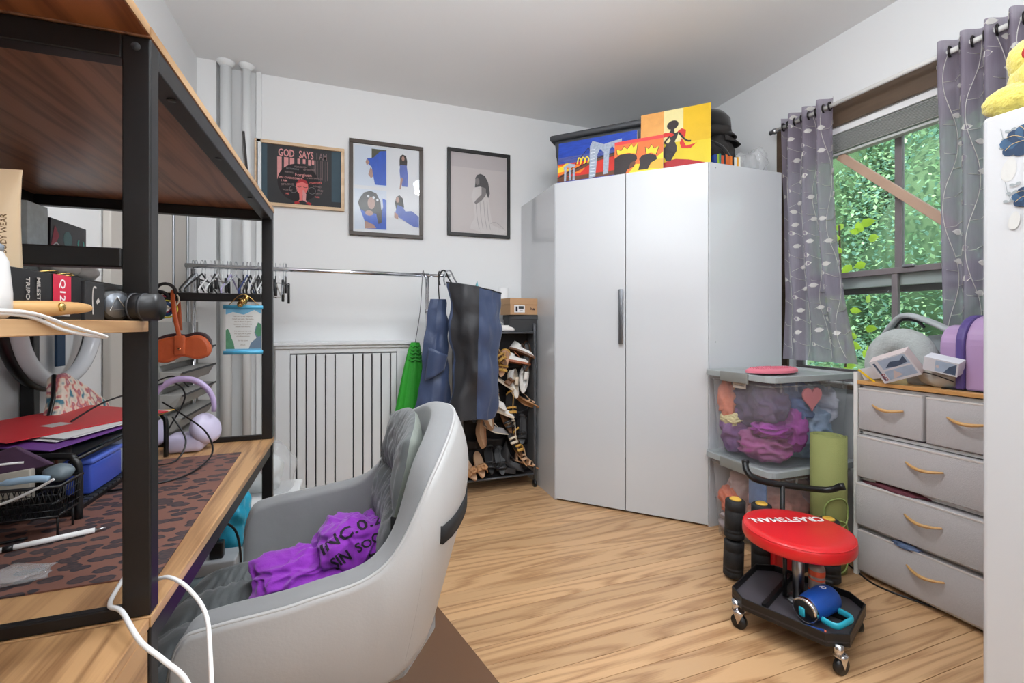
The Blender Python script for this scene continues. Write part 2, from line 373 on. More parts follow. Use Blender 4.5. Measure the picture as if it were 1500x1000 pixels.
# radiator cover
rc = thing('radiator_cover', 'white slatted radiator cover against the back wall', 'radiator cover', (0, 3.13, 0))
f0, f1 = 3.085, 3.105
MB().box((-.47, 3.055, .985), (.415, YB, 1.005)).build('top_board', RADW, rc, bevel=.003)
MB().box((-.44, 3.07, .965), (.395, 3.12, .985)).build('cornice', RADW, rc, bevel=.004)
MB().box((-.44, f0, 0), (-.36, f1, .965)).build('side_board', RADW, rc, bevel=.003)
MB().box((.285, f0, 0), (.38, f1, .965)).build('side_board', RADW, rc, bevel=.003)
MB().box((-.44, f1, 0), (-.42, YB-.015, .965)).build('end_panel', RADW, rc); MB().box((.36, f1, 0), (.38, YB-.015, .965)).build('end_panel', RADW, rc)
MB().box((-.36, f0, .935), (.285, f1, .965)).build('top_rail', RADW, rc, bevel=.002); MB().box((-.36, f0, 0), (.285, f1, .09)).build('bottom_rail', RADW, rc, bevel=.002)
MB().box((-.36, f1-.003, .918), (.285, f1+.006, .935)).build('grille_bar', mat('grille_grey', (150, 153, 158), .5), rc)
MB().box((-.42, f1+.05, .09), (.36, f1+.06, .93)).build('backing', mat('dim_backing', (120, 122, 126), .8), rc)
sx = [-.36, -.323, -.268, -.213, -.156, -.099, .011, .070, .126, .184, .244, .285]
for a, c in zip(sx[:-1], sx[1:]):
    MB().box((a+.004, f0+.006, .09), (c-.004, f1, .925)).build('slat', RADW, rc, bevel=.002)

# pictures on the back wall
GLS = mat('picture_glass', (255, 255, 255), .02, alpha=.05)
for n_ in GLS.node_tree.nodes:
    if n_.type == 'MIX_SHADER':
        fr_ = GLS.node_tree.nodes.new('ShaderNodeFresnel'); fr_.inputs[0].default_value = 1.35; GLS.node_tree.links.new(fr_.outputs[0], n_.inputs[0])
        gl_ = GLS.node_tree.nodes.new('ShaderNodeBsdfGlossy'); gl_.inputs['Roughness'].default_value = .02; GLS.node_tree.links.new(gl_.outputs[0], n_.inputs[2])
def picframe(name, label, x0, x1, z0, z1, fw, fm, gloss=True):
    t = thing(name, label, 'picture', ((x0+x1)/2, YB-.01, z0))
    yf, yb_ = YB-.022, YB-.002
    b = MB(); b.box((x0, yf, z0), (x1, yb_, z0+fw)); b.box((x0, yf, z1-fw), (x1, yb_, z1)); b.box((x0, yf, z0+fw), (x0+fw, yb_, z1-fw)); b.box((x1-fw, yf, z0+fw), (x1, yb_, z1-fw))
    b.build('frame', fm, t, bevel=.002)
    MB().box((x0+fw*.6, YB-.0065, z0+fw*.6), (x1-fw*.6, YB-.003, z1-fw*.6)).build('backing_board', DARKG, t)
    A = Art((x0+fw, YB-.0085, z0+fw), (1, 0, 0), (0, 0, 1), x1-x0-2*fw, z1-z0-2*fw)
    if gloss: MB().box((x0+fw, YB-.0155, z0+fw), (x1-fw, YB-.0145, z1-fw)).build('glass', GLS, t)
    return t, A
cA = mat('print_charcoal', (58, 58, 60), .8, var=.12, vs=8); cT = mat('print_dim_teal', (66, 84, 94), .8, var=.15); cP = mat('print_pink', (214, 150, 148), .8, var=.15, vs=40); cP2 = mat('print_grey_pink', (140, 118, 118), .8)
cH = mat('print_black_hair', (38, 34, 36), .8); cS = mat('print_salmon', (222, 116, 112), .8); cRd = mat('print_red', (170, 50, 56), .8); cGy = mat('print_grey', (128, 126, 128), .8)
t, A = picframe('framed_print', 'dark affirmation print in a pale wood frame, leftmost picture', -.573, -.045, 1.868, 2.283, .021, wood('pale_frame_wood', (226, 198, 164), (206, 172, 134), axis=0, freq=10, rings=4), False)
A.rect(0, 0, 1, 1, cA).rect(0, 0, .10, 1, cT).rect(.88, .1, 1, 1, cT)
for i, x in enumerate((.245, .325, .395)): A.rect(x-.028, [.42, .52, .62][i], x+.024, .80, cP)
for i, x in enumerate((.48, .545, .61, .655)): A.rect(x-.022, .70+.02*(i % 2), x+.010, .80, cP)
for i in range(9): A.rect(.66+i*.0205, .42+.02*(i % 3), .664+i*.0205, .80, cP2)
A.poly(ell(.47, .38, .25, .33, 32), cH)
A.text('GOD', .325, .868, .066, cP, .0016, sx=.62); A.text('SAYS', .565, .868, .066, cP, .0014, sx=.60); A.text('I AM', .755, .868, .060, cP2, .0006, sx=.55)
for tx, x, y, sz, r_, m in (('FORGIVEN', .50, .655, .022, 2, cP2), ('Greatness', .60, .625, .024, 6, cP2), ('VICTORIOUS', .40, .61, .018, 0, cGy), ('Forgiven', .53, .52, .040, 3, cP), ('BLESSED', .36, .545, .020, -4, cP2), ('AN OVERCOMER', .38, .45, .025, 0, cP), ('I AM', .30, .395, .026, 0, cP), ('STRONG', .34, .335, .026, 6, cP2), ('A MASTERPIECE', .66, .48, .018, 4, cP2), ('CHOSEN', .68, .40, .026, 8, cS), ('LOVED', .70, .34, .022, -4, cP2), ('FREE', .74, .275, .022, -8, cP2), ('WORTHY', .34, .24, .018, 0, cP2), ('HIS', .34, .175, .020, 0, cS), ('WISE', .70, .155, .018, 0, cS), ('GRACE', .72, .22, .016, 8, cP2)):
    A.text(tx, x, y, sz*.72, m, .0003, r_)
A.poly([(.44, .30), (.45, .38), (.52, .44), (.585, .38), (.59, .30), (.57, .23), (.535, .17), (.495, .17), (.455, .23)], cS)
A.poly([(.44, .36), (.47, .42), (.52, .455), (.57, .42), (.59, .36), (.52, .40)], cRd)
A.ribbon([(.455, .315), (.48, .305), (.505, .315)], .0016, cH).ribbon([(.53, .315), (.555, .305), (.58, .315)], .0016, cH)
A.poly([(.48, .19), (.51, .26), (.52, .26), (.52, .08), (.47, .05), (.43, .0), (.455, .03), (.485, .09)], cS); A.poly([(.565, .19), (.535, .26), (.522, .26), (.522, .08), (.57, .05), (.61, 0), (.59, .03), (.56, .09)], cP)
A.poly([(.43, .0), (.42, .04), (.46, .06), (.49, .03)], cRd).poly([(.62, .0), (.63, .04), (.59, .06), (.56, .03)], cRd)
for cx in (.41, .635): A.ribbon(ell(cx, .26, .045, .058, 16)+[ell(cx, .26, .045, .058, 16)[0]], .0012, cGy)
A.build('print', t)
# collage
cW = mat('photo_paper', (218, 219, 222), .5, var=.03); cB = mat('dress_blue', (38, 88, 190), .7, var=.35, vs=18, stretch=(3, 1, 1)); cHr = mat('photo_dark_hair', (52, 46, 44), .8, var=.4, vs=60); cSk = mat('photo_skin', (176, 138, 124), .8, var=.15); cFd = mat('photo_pale_blue', (206, 214, 226), .7); cGn = mat('photo_olive', (84, 84, 66), .8, var=.3, vs=40); cB2 = mat('dress_soft_blue', (92, 112, 186), .7, var=.3, vs=20)
t, A = picframe('framed_collage', 'collage of four photographs of a person in blue, in a dark wood frame', -.016, .476, 1.715, 2.362, .026, mat('espresso_frame', (66, 54, 46), .4, var=.15))
A.rect(0, 0, 1, 1, cW).rect(.02, .53, .49, .98, cFd).rect(.02, .03, .49, .49, cFd).rect(.53, .53, .98, .98, cW).rect(.53, .03, .98, .47, cW)
A.rect(.27, .80, .49, .96, cGn); A.poly([(.49, .95), (.40, .94), (.30, .86), (.20, .84), (.20, .79), (.27, .75), (.30, .62), (.32, .55), (.49, .55)], cB)
A.poly([(.20, .84), (.18, .80), (.20, .76), (.24, .80)], cSk).poly([(.25, .74), (.22, .66), (.26, .62), (.29, .64), (.28, .72)], cSk)
A.poly([(.69, .87), (.70, .91), (.74, .935), (.79, .92), (.81, .86), (.80, .78), (.73, .76), (.69, .80)], cHr).poly(ell(.745, .885, .022, .028), cSk)
A.poly([(.70, .81), (.80, .81), (.82, .70), (.815, .56), (.73, .56), (.70, .66), (.69, .74)], cB2).poly([(.71, .67), (.745, .65), (.72, .57), (.705, .525), (.69, .525), (.70, .60)], cSk)
A.poly([(.07, .33), (.10, .39), (.16, .45), (.25, .475), (.34, .45), (.40, .36), (.42, .2), (.36, .13), (.22, .14), (.11, .24)], cHr); A.poly(ell(.265, .335, .055, .07), cSk)
A.poly([(.10, .26), (.20, .22), (.32, .22), (.40, .20), (.44, .30), (.43, .40), (.49, .38), (.49, .04), (.20, .04), (.16, .14)], cB); A.poly([(.17, .13), (.30, .09), (.34, .05), (.17, .04)], cSk); A.poly([(.37, .34), (.42, .26), (.42, .12), (.37, .10), (.34, .2)], cHr); A.poly(ell(.235, .22, .06, .03), cSk)
for x, y in ((.22, .41), (.30, .40), (.355, .375)): A.poly(ell(x, y, .018, .016, 8), cW)
A.poly([(.62, .36), (.64, .43), (.69, .455), (.74, .42), (.76, .32), (.72, .26), (.64, .28)], cHr).poly(ell(.66, .40, .025, .035), cSk)
A.poly([(.66, .34), (.74, .32), (.78, .27), (.88, .28), (.99, .22), (.99, .09), (.90, .10), (.76, .16), (.67, .2), (.62, .24)], cB2).poly([(.61, .26), (.67, .22), (.67, .17), (.61, .19)], cSk)
for x0, y0, x1, y1 in ((.50, .0, .515, 1), (0, .505, 1, .515)): A.rect(x0, y0, x1, y1, cW)
A.build('print', t)
# grey portrait
gp = mat('grey_print_paper', (198, 190, 188), .6, var=.03); gpt = mat('grey_print_top', (186, 178, 178), .6); gh = mat('grey_print_hair', (74, 72, 74), .7, var=.3, vs=60); gs = mat('grey_print_skin', (128, 122, 122), .7); gd = mat('grey_print_dress', (206, 200, 198), .7, var=.1, vs=30, stretch=(8, 1, 1)); gdd = mat('grey_print_fold', (166, 160, 160), .7)
t, A = picframe('framed_portrait', 'grey portrait of a standing person in a long pale gown, black frame', .648, 1.125, 1.758, 2.389, .024, BLACKM)
A.rect(0, 0, 1, 1, gp).rect(0, .82, 1, 1, gpt)
A.poly([(.36, .46), (.42, .62), (.60, .62), (.66, .48), (.70, .28), (.74, .12), (.98, .06), (.95, .02), (.60, .01), (.34, .06), (.36, .12), (.42, .2), (.40, .38)], gd)
for x in (.46, .53, .60, .66): A.ribbon([(x-.02, .42), (x, .22), (x+.04, .06)], .002, gdd)
A.ribbon([(.70, .14), (.80, .16), (.95, .08)], .002, gdd); A.poly([(.40, .50), (.41, .56), (.48, .60), (.52, .54), (.50, .48), (.42, .44)], gd)
A.poly([(.43, .70), (.46, .74), (.52, .76), (.60, .74), (.66, .66), (.69, .52), (.66, .46), (.60, .56), (.52, .60), (.42, .58), (.43, .64)], gh); A.poly([(.43, .68), (.46, .71), (.50, .69), (.50, .63), (.46, .61), (.44, .63)], gs)
A.poly([(.54, .60), (.62, .58), (.62, .50), (.54, .42), (.44, .37), (.41, .39), (.46, .44), (.54, .50)], gs)
A.build('print', t)

# garden outside the window
g = struct('ground', MB().box((T+.02, -6, -.9), (14, 14, -.8)), mat('grass_ground', (88, 110, 60), .9, var=.4, vs=3))
LF = [mat('leaf_mid_green', (146, 186, 140), .55, var=.2, vs=3, transl=.4), mat('leaf_bright_green', (184, 214, 166), .5, transl=.4), mat('leaf_cool_green', (128, 168, 150), .55, transl=.35)]
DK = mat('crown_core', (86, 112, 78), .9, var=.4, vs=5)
BK = mat('bark', (92, 74, 58), .9, var=.3, bump=.5)
def tree(label, c, r, n, size, mats, tz=-.8):
    t = thing('tree', label, 'tree', (c[0], c[1], tz))
    MB().tube([(c[0], c[1], tz), (c[0]+.05, c[1], c[2]-r[2]*.2)], [.10, .06], 10).build('trunk', BK, t)
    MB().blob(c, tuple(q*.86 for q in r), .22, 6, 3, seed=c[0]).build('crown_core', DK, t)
    b = MB()
    for i in range(n):
        d = Vector((random.gauss(0, 1), random.gauss(0, 1), random.gauss(0, 1))).normalized()
        k = .84+.22*random.random()+.22*noise.noise(d*2.2+Vector((c[0], 0, 0)))+.10*noise.noise(d*7)
        p = Vector(c)+Vector((d.x*r[0], d.y*r[1], d.z*r[2]))*k
        a = Vector((random.uniform(-1, 1), random.uniform(-1, 1), random.uniform(-.9, .3))).normalized(); q = a.cross(Vector((random.uniform(-.5, .5), random.uniform(-.5, .5), 1))).normalized()
        s_ = size*random.uniform(.6, 1.3); b.mi = random.choice((0, 0, 1, 2)) % len(mats)
        b.add([p, p+a*s_*.5+q*s_*.28, p+a*s_, p+a*s_*.5-q*s_*.28], [(0, 1, 2, 3)], False)
    b.build('leaves', mats, t, kind='stuff')
    return t
tree('tall bushy green tree filling the left half of the window view', (6.6, 5.0, 1.9), (1.9, 1.9, 2.9), 50000, .058, LF)
tree('tall bushy green tree filling the right half of the window view', (6.9, 2.6, 1.8), (1.8, 1.8, 3.0), 50000, .058, [LF[2], LF[0], LF[1]])
tree('dense cool green tree at the far side of the garden', (9.0, 8.0, 2.2), (2.4, 2.4, 3.4), 14000, .10, [LF[2], LF[0]])
tree('low dense green hedge bush below the window', (5.0, 3.6, -.1), (1.2, 2.2, .95), 18000, .065, [LF[2], LF[0]])
tree('green tree to the near side of the window', (6.4, -.4, 1.6), (1.8, 1.6, 2.8), 12000, .09, [LF[0], LF[2]])
# near vine with big lime leaves
vn = thing('vine', 'climbing vine with large lime green leaves just outside the window', 'plant', (2.95, 2.02, -.8))
MB().tube(smoothpath([(2.95, 2.05, -.8), (2.93, 2.02, .2), (2.95, 1.98, .9), (2.92, 1.99, 1.4), (2.95, 2.02, 1.75)]), .006, 6).build('stem', BK, vn)
lm = mat('lime_leaf', (196, 222, 70), .45, transl=.45)
for i in range(46):
    z = random.uniform(.55, 1.75); p = Vector((2.93+random.uniform(-.05, .06), 1.97+random.uniform(-.13, .07), z))
    a = Vector((random.uniform(-.3, .3), random.uniform(-1, .6), random.uniform(-.7, .2))).normalized(); q = a.cross(Vector((1, random.uniform(-.4, .4), random.uniform(-.4, .4)))).normalized(); s_ = random.uniform(.05, .085)
    nrm = a.cross(q)*s_*.12
    b = MB(); b.add([p, p+a*s_*.25+q*s_*.32, p+a*s_*.6+q*s_*.3, p+a*s_, p+a*s_*.6-q*s_*.3, p+a*s_*.25-q*s_*.32, p+a*s_*.45-nrm], [(0, 1, 6), (1, 2, 6), (2, 3, 6), (3, 4, 6), (4, 5, 6), (5, 0, 6)], True)
    b.build('leaf', lm, vn)
# ================================================================ CORNER WARDROBE
W = [(1.219, YB-.004), (1.219, 2.607), (1.852, 1.974), (2.395, 1.974), (2.395, YB-.004)]
wd = thing('wardrobe', 'tall glossy white corner wardrobe with a grey bar handle', 'wardrobe', (1.8, 2.6, 0))
H = 2.012; tt = Vector((1, -1, 0)).normalized(); nn = Vector((1, 1, 0)).normalized()   # along and into the angled front
WA = Vector((1.219, 2.607, 0))
def angbox(s0, s1, n0, n1, z0, z1, r=0):
    b = MB(); b.M = frame(WA, tt, nn)
    b.box((s0, n0, z0), (s1, n1, z1)) if not r else b.rbox((s0, n0, z0), (s1, n1, z1), r); b.M = Matrix(); return b
MB().box((1.219, 2.612, .0), (1.237, YB-.004, H)).build('side_panel', GLOSSW, wd, bevel=.0015)
MB().box((1.857, 1.974, .0), (2.395, 1.992, H)).build('side_panel', GLOSSW, wd, bevel=.0015)
MB().box((2.377, 1.992, 0), (2.395, YB-.004, H)).build('end_panel', GLOSSW, wd)
angbox(.002, .4405, .0, .018, .012, H).build('door', GLOSSW, wd, bevel=.0015)
d2 = angbox(.4445, .893, .0, .018, .012, H).build('door', GLOSSW, wd, bevel=.0015)
b = MB(); b.prism([(1.237, YB-.004), (1.237, 2.625), (1.86, 2.0), (2.377, 2.0), (2.377, YB-.004)], H-.02, H-.001); b.build('top_panel', GLOSSW, wd)
b = MB(); b.prism([(1.25, YB-.01), (1.25, 2.632), (1.87, 2.01), (2.37, 2.01), (2.37, YB-.01)], .0, .012); b.build('plinth', DARKG, wd)
h_ = wd.children[3]
b = angbox(.405, .432, -.022, -.012, 1.0, 1.325, .004); b.M = frame(WA, tt, nn)
b.box((.412, -.012, 1.02), (.425, 0, 1.04)); b.box((.412, -.012, 1.285), (.425, 0, 1.305)); b.build('handle', mat('handle_grey', (120, 122, 126), .3, metal=.8), h_)
for z in (1.985, 1.02, .16):
    MB().cyl((1.90, 1.9735, z), (1.90, 1.9725, z), .004, n=10).build('hinge_cap', STEEL, wd)

# storage tote on the wardrobe
TG = mat('tote_charcoal', (62, 64, 68), .5, bump=.1)
tb = thing('storage_tote', 'large charcoal plastic tote behind the canvases on the wardrobe', 'storage box', (1.66, 2.70, H))
Fo = WA+nn*.125-tt*.055
b = MB(); b.M = frame(Fo, tt, nn)
def taper(b, x0, x1, y0, y1, z0, z1, k):
    vs = [(x0+k, y0+k, z0), (x1-k, y0+k, z0), (x1-k, y1-k, z0), (x0+k, y1-k, z0), (x0, y0, z1), (x1, y0, z1), (x1, y1, z1), (x0, y1, z1)]
    return b.add(vs, [(3,2,1,0),(4,5,6,7),(0,1,5,4),(1,2,6,5),(2,3,7,6),(3,0,4,7)], False)
taper(b, 0, .66, .0, .38, H, H+.325, .03); b.M = Matrix(); b.build('box_body', TG, tb, bevel=.02)
b = MB(); b.M = frame(Fo, tt, nn); b.rbox((-.024, -.022, H+.318), (.684, .402, H+.356), .015); b.rbox((.03, .03, H+.350), (.63, .35, H+.378), .012); b.M = Matrix(); b.build('lid', TG, tb)
b = MB(); b.M = frame(Fo, tt, nn); b.rbox((-.034, .13, H+.26), (-.004, .25, H+.335), .006); b.M = Matrix(); b.build('latch', DARKG, tb)

# canvases
CV = mat('canvas_edge', (222, 214, 196), .8)
def canvas(label, s0, s1, n0, hh, th=.018, lean=.03):
    t = thing('canvas_painting', label, 'painting', tuple(WA+tt*((s0+s1)/2)+nn*n0+Vector((0, 0, H))))
    o = WA+tt*s0+nn*n0+Vector((0, 0, H+.0005)); up = (Vector((0, 0, 1))*hh+nn*lean).normalized()
    b = MB(); b.M = frame(o, tt, up, -tt.cross(up)); b.box((0, 0, 0), (s1-s0, hh, th)); b.M = Matrix(); b.build('stretcher', CV, t, bevel=.001)
    return t, Art(o, tt, up, s1-s0, hh)
def P_(name, c, **k): return mat('paint_'+name, c, .6, var=k.pop('var', .2), vs=k.pop('vs', 20), bump=.35, bs=90, **k)
pB = P_('deep_blue', (28, 66, 168), stretch=(1, 1, 4), var=.45); pBl = P_('blue_violet', (74, 84, 150), stretch=(1, 1, 5), var=.5); pO = P_('orange', (238, 120, 34)); pR = P_('red', (204, 44, 32)); pY = P_('yellow', (248, 206, 50)); pK = P_('dark', (44, 34, 34)); pG = P_('grey_stone', (158, 168, 184), vs=80, var=.4); pW = P_('white', (226, 228, 230)); pBr = P_('brown', (104, 62, 40), vs=30, var=.5)
t, A = canvas('canvas of a suspension bridge at sunset, leftmost of the three', .005, .50, .030, .272)
A.rect(0, 0, 1, 1, pB).rect(0, .44, 1, .64, pBl).rect(0, .12, 1, .48, pR).poly([(0, .22), (0, .46), (.28, .40), (.36, .3), (.30, .2)], pO).poly([(0, .28), (0, .40), (.12, .44), (.2, .38), (.14, .30)], pY).poly(ell(.12, .42, .05, .065, 18), pY)
A.rect(0, 0, 1, .15, pBr).rect(0, 0, 1, .045, pB)
for i in range(12): A.ribbon([(.02+.08*i, .52+.03*(i % 4)), (.06+.08*i, .53+.03*(i % 4)), (.10+.08*i, .52+.03*(i % 3))], .0025, pBl if i % 2 else pB)
A.poly([(0, .16), (.5, .50), (1, .62), (1, .55), (.5, .42), (0, .06)], pBr).ribbon([(0, .14), (.5, .48), (1, .60)], .004, pK)
A.ribbon([(.04, .2), (.18, .32), (.40, .78)], .002, pK).ribbon([(.40, .78), (.47, .55), (.6, .53)], .002, pK)
for x in (.09, .155, .205): A.rect(x, .05, x+.028, .34, pG)
A.poly([(.08, .33), (.235, .37), (.235, .42), (.155, .47), (.08, .40)], pG).poly([(.115, .33), (.14, .40), (.15, .33)], pO)
A.poly([(.42, .04), (.50, .06), (.52, .58), (.55, .70), (.60, .60), (.60, .08), (.66, .09), (.67, .62), (.70, .72), (.745, .62), (.745, .12), (.81, .13), (.82, .86), (.60, .80), (.45, .92), (.42, .80)], pG)
for i in range(9): A.rect(.43, .1+.075*i, .49, .112+.075*i, pW)
for x in (.28, .33, .38): A.ribbon([(x-.02, .42), (x, .56), (x+.03, .50), (x+.02, .40)], .004, pY)
A.build('painted_picture', t)
t, A = canvas('canvas of two crowned silhouettes on orange, in the middle', .375, .655, .006, .20, lean=.012)
A.rect(0, 0, 1, 1, P_('hot_orange', (242, 112, 50))).rect(0, .90, 1, 1, P_('coral_red', (222, 62, 62))).poly([(.30, 0), (1, 0), (1, .5), (.7, .2), (.45, .25)], pY).poly([(.62, .1), (.9, .3), (1, .3), (1, .0)], P_('soft_orange', (246, 170, 60)))
A.poly([(0, 0), (.0, .5), (.12, .60), (.32, .60), (.46, .52), (.48, .40), (.42, .30), (.42, .18), (.28, .12), (.24, .0)], pK).poly([(.42, .36), (.45, .28), (.40, .18), (.30, .14), (.34, .3)], pBr)
A.poly([(.06, .60), (.04, .78), (.14, .72), (.20, .84), (.27, .74), (.36, .88), (.40, .76), (.49, .88), (.46, .56), (.28, .62)], pY).ribbon([(.06, .60), (.04, .78), (.14, .72), (.20, .84), (.27, .74), (.36, .88), (.40, .76), (.49, .88), (.46, .56)], .002, pK, 1)
A.poly([(.50, .05), (.54, .25), (.52, .38), (.58, .48), (.74, .50), (.86, .42), (.88, .30), (.76, .22), (.70, .05)], pK).poly([(.66, .5), (.64, .72), (.71, .64), (.77, .76), (.82, .64), (.92, .68), (.86, .44), (.76, .52)], pY).ribbon([(.66, .5), (.64, .72), (.71, .64), (.77, .76), (.82, .64), (.92, .68), (.86, .44)], .002, pK, 1)
A.build('painted_picture', t)
t, A = canvas('square yellow canvas of a dancing silhouette in red, rightmost', .520, .905, .052, .362)
A.rect(0, 0, 1, 1, P_('mustard', (216, 190, 34), vs=9, stretch=(1, 1, .4))).rect(0, .30, .34, 1, P_('apricot', (226, 160, 84))).rect(.34, .45, .62, 1, P_('cream', (226, 212, 150), vs=10)).rect(.62, .42, 1, 1, P_('gold_yellow', (222, 178, 14), vs=8)); A.poly([(.0, 0), (0, .3), (.3, .34), (.3, .1)], P_('olive_yellow', (206, 186, 40)))
A.poly([(.24, .0), (.42, .16), (.52, .17), (.70, .13), (.92, .05), (.93, .03), (.4, .02)], P_('crimson', (170, 28, 34), vs=40)).poly([(.0, -.0), (.42, .16), (.7, .0)], P_('crimson', (170, 28, 34)))
A.poly(ell(.47, .74, .085, .075, 20, rot=25), pK).poly([(.45, .67), (.49, .67), (.50, .60), (.56, .62), (.53, .52), (.50, .46), (.53, .38), (.53, .30), (.44, .14), (.38, .16), (.33, .26), (.32, .34), (.38, .42), (.44, .48), (.43, .56), (.41, .60)], pK)
A.poly([(.27, .58), (.36, .63), (.46, .61), (.50, .57), (.44, .54), (.38, .56), (.28, .53)], pR).poly([(.54, .62), (.60, .66), (.66, .62), (.65, .52), (.60, .50)], pR).poly([(.60, .50), (.66, .36), (.78, .38), (.82, .40), (.72, .31), (.60, .33), (.57, .42)], pR)
A.ribbon([(.56, .60), (.62, .50), (.68, .44), (.73, .43)], .005, pK).ribbon([(.43, .56), (.36, .47), (.40, .43)], .005, pK)
A.build('painted_picture', t)
# hats, bags, books on the wardrobe's right shoulder
BLF = mat('black_felt', (24, 22, 22), .85, sheen=.3); BLF2 = mat('charcoal_cloth', (44, 41, 40), .85)
def cap(label, c, s, m, rot, tilt=0, brim=.09):
    t = thing('cap', label, 'hat', c, 'caps stacked beside the dancing canvas')
    Mx = Matrix.Translation(c) @ Matrix.Rotation(R(rot), 4, 'Z') @ Matrix.Rotation(R(tilt), 4, 'Y')
    b = MB(); b.M = Mx; b.lathe([(s*1.0, 0), (s*1.02, .03), (s*.95, .07), (s*.70, .105), (s*.35, .122), (0, .126)], n=28); b.build('crown', m, t)
    b = MB(); b.M = Mx
    b.grid(lambda i, j: (s*.80*math.cos((i-.5)*2.2)+(brim*math.cos((i-.5)*3.0))*j, s*.98*math.sin((i-.5)*2.2)*(1+.0*j), .008-.03*j*j-.03*abs(i-.5)), 16, 5); b.build('brim', m, t, solid=.004)
    b = MB(); b.M = Mx; b.blob((0, 0, .127), (.009, .009, .005), sub=2); b.build('button', m, t)
    return t
cb = (2.06, 2.20, H)
tbag = thing('duffel_bag', 'dark soft bag bulging beside the yellow canvas under the caps', 'bag', cb)
MB().blob((2.09, 2.20, H+.125), (.125, .13, .130), .10, 7, 4, 3, flat=H+.0005).build('body', BLF2, tbag)
b = MB(); b.tube(smoothpath([(2.00, 2.14, H+.20), (2.04, 2.07, H+.14), (2.10, 2.055, H+.06), (2.17, 2.07, H+.02)]), .010, 8); b.build('strap', BLF, tbag)
cap('black cap under the other cap, peak turned toward the wall', (2.075, 2.20, H+.236), .118, BLF2, -20, 4)
cap('black cap on top of the stack, peak turned toward the window', (2.065, 2.21, H+.285), .128, BLF, -28, 8, .07)
t = thing('clear_bag', 'crumpled dark translucent bag poking up behind the yellow canvas', 'bag', (1.86, 2.42, H))
b = MB()
b.blob((1.93, 2.46, H+.24), (.12, .10, .25), .18, 7, 4, 11, flat=H+.0005)
b.build('film', mat('smoky_film', (86, 84, 92), .25, alpha=.75), t)
bcols = [(34, 60, 130), (150, 180, 50), (36, 120, 110), (200, 78, 40), (40, 46, 60), (216, 104, 40), (190, 96, 50), (222, 120, 44), (30, 30, 34), (226, 222, 214), (232, 168, 50), (236, 234, 228)]
bnames = ['navy', 'lime', 'teal', 'brick orange', 'slate', 'bright orange', 'tan orange', 'vivid orange', 'black', 'white', 'amber', 'cream']
x = 1.925
for i, (c, nm) in enumerate(zip(bcols, bnames)):
    wdt = .013+.006*(i % 3 == 0)
    t = thing('book', f'{nm} spined book in the row on the wardrobe beside the caps', 'book', (x, 2.02, H), 'books on the wardrobe')
    hh = .062+.008*((i*7) % 3)/2
    MB().box((x, 2.005, H), (x+wdt-.001, 2.055, H+hh)).build('cover', mat('cover_'+nm.replace(' ', '_'), c, .5), t, bevel=.0008)
    MB().box((x+.0015, 2.008, H+.003), (x+wdt-.0025, 2.0565, H+hh-.002)).build('pages', CV, t)
    x += wdt+.0008
CLR = mat('clear_film', (225, 226, 228), .12, alpha=.30, bump=1, bs=40)
t = thing('plastic_bag', 'crumpled clear plastic bag at the window end of the wardrobe top', 'bag', (2.27, 2.06, H))
MB().blob((2.22, 2.09, H+.06), (.085, .07, .072), .16, 8, 4, 21, flat=H+.0005).build('film', CLR, t)
MB().blob((2.31, 2.08, H+.075), (.065, .06, .092), .18, 8, 4, 33, flat=H+.0005).build('gathered_top', CLR, t)

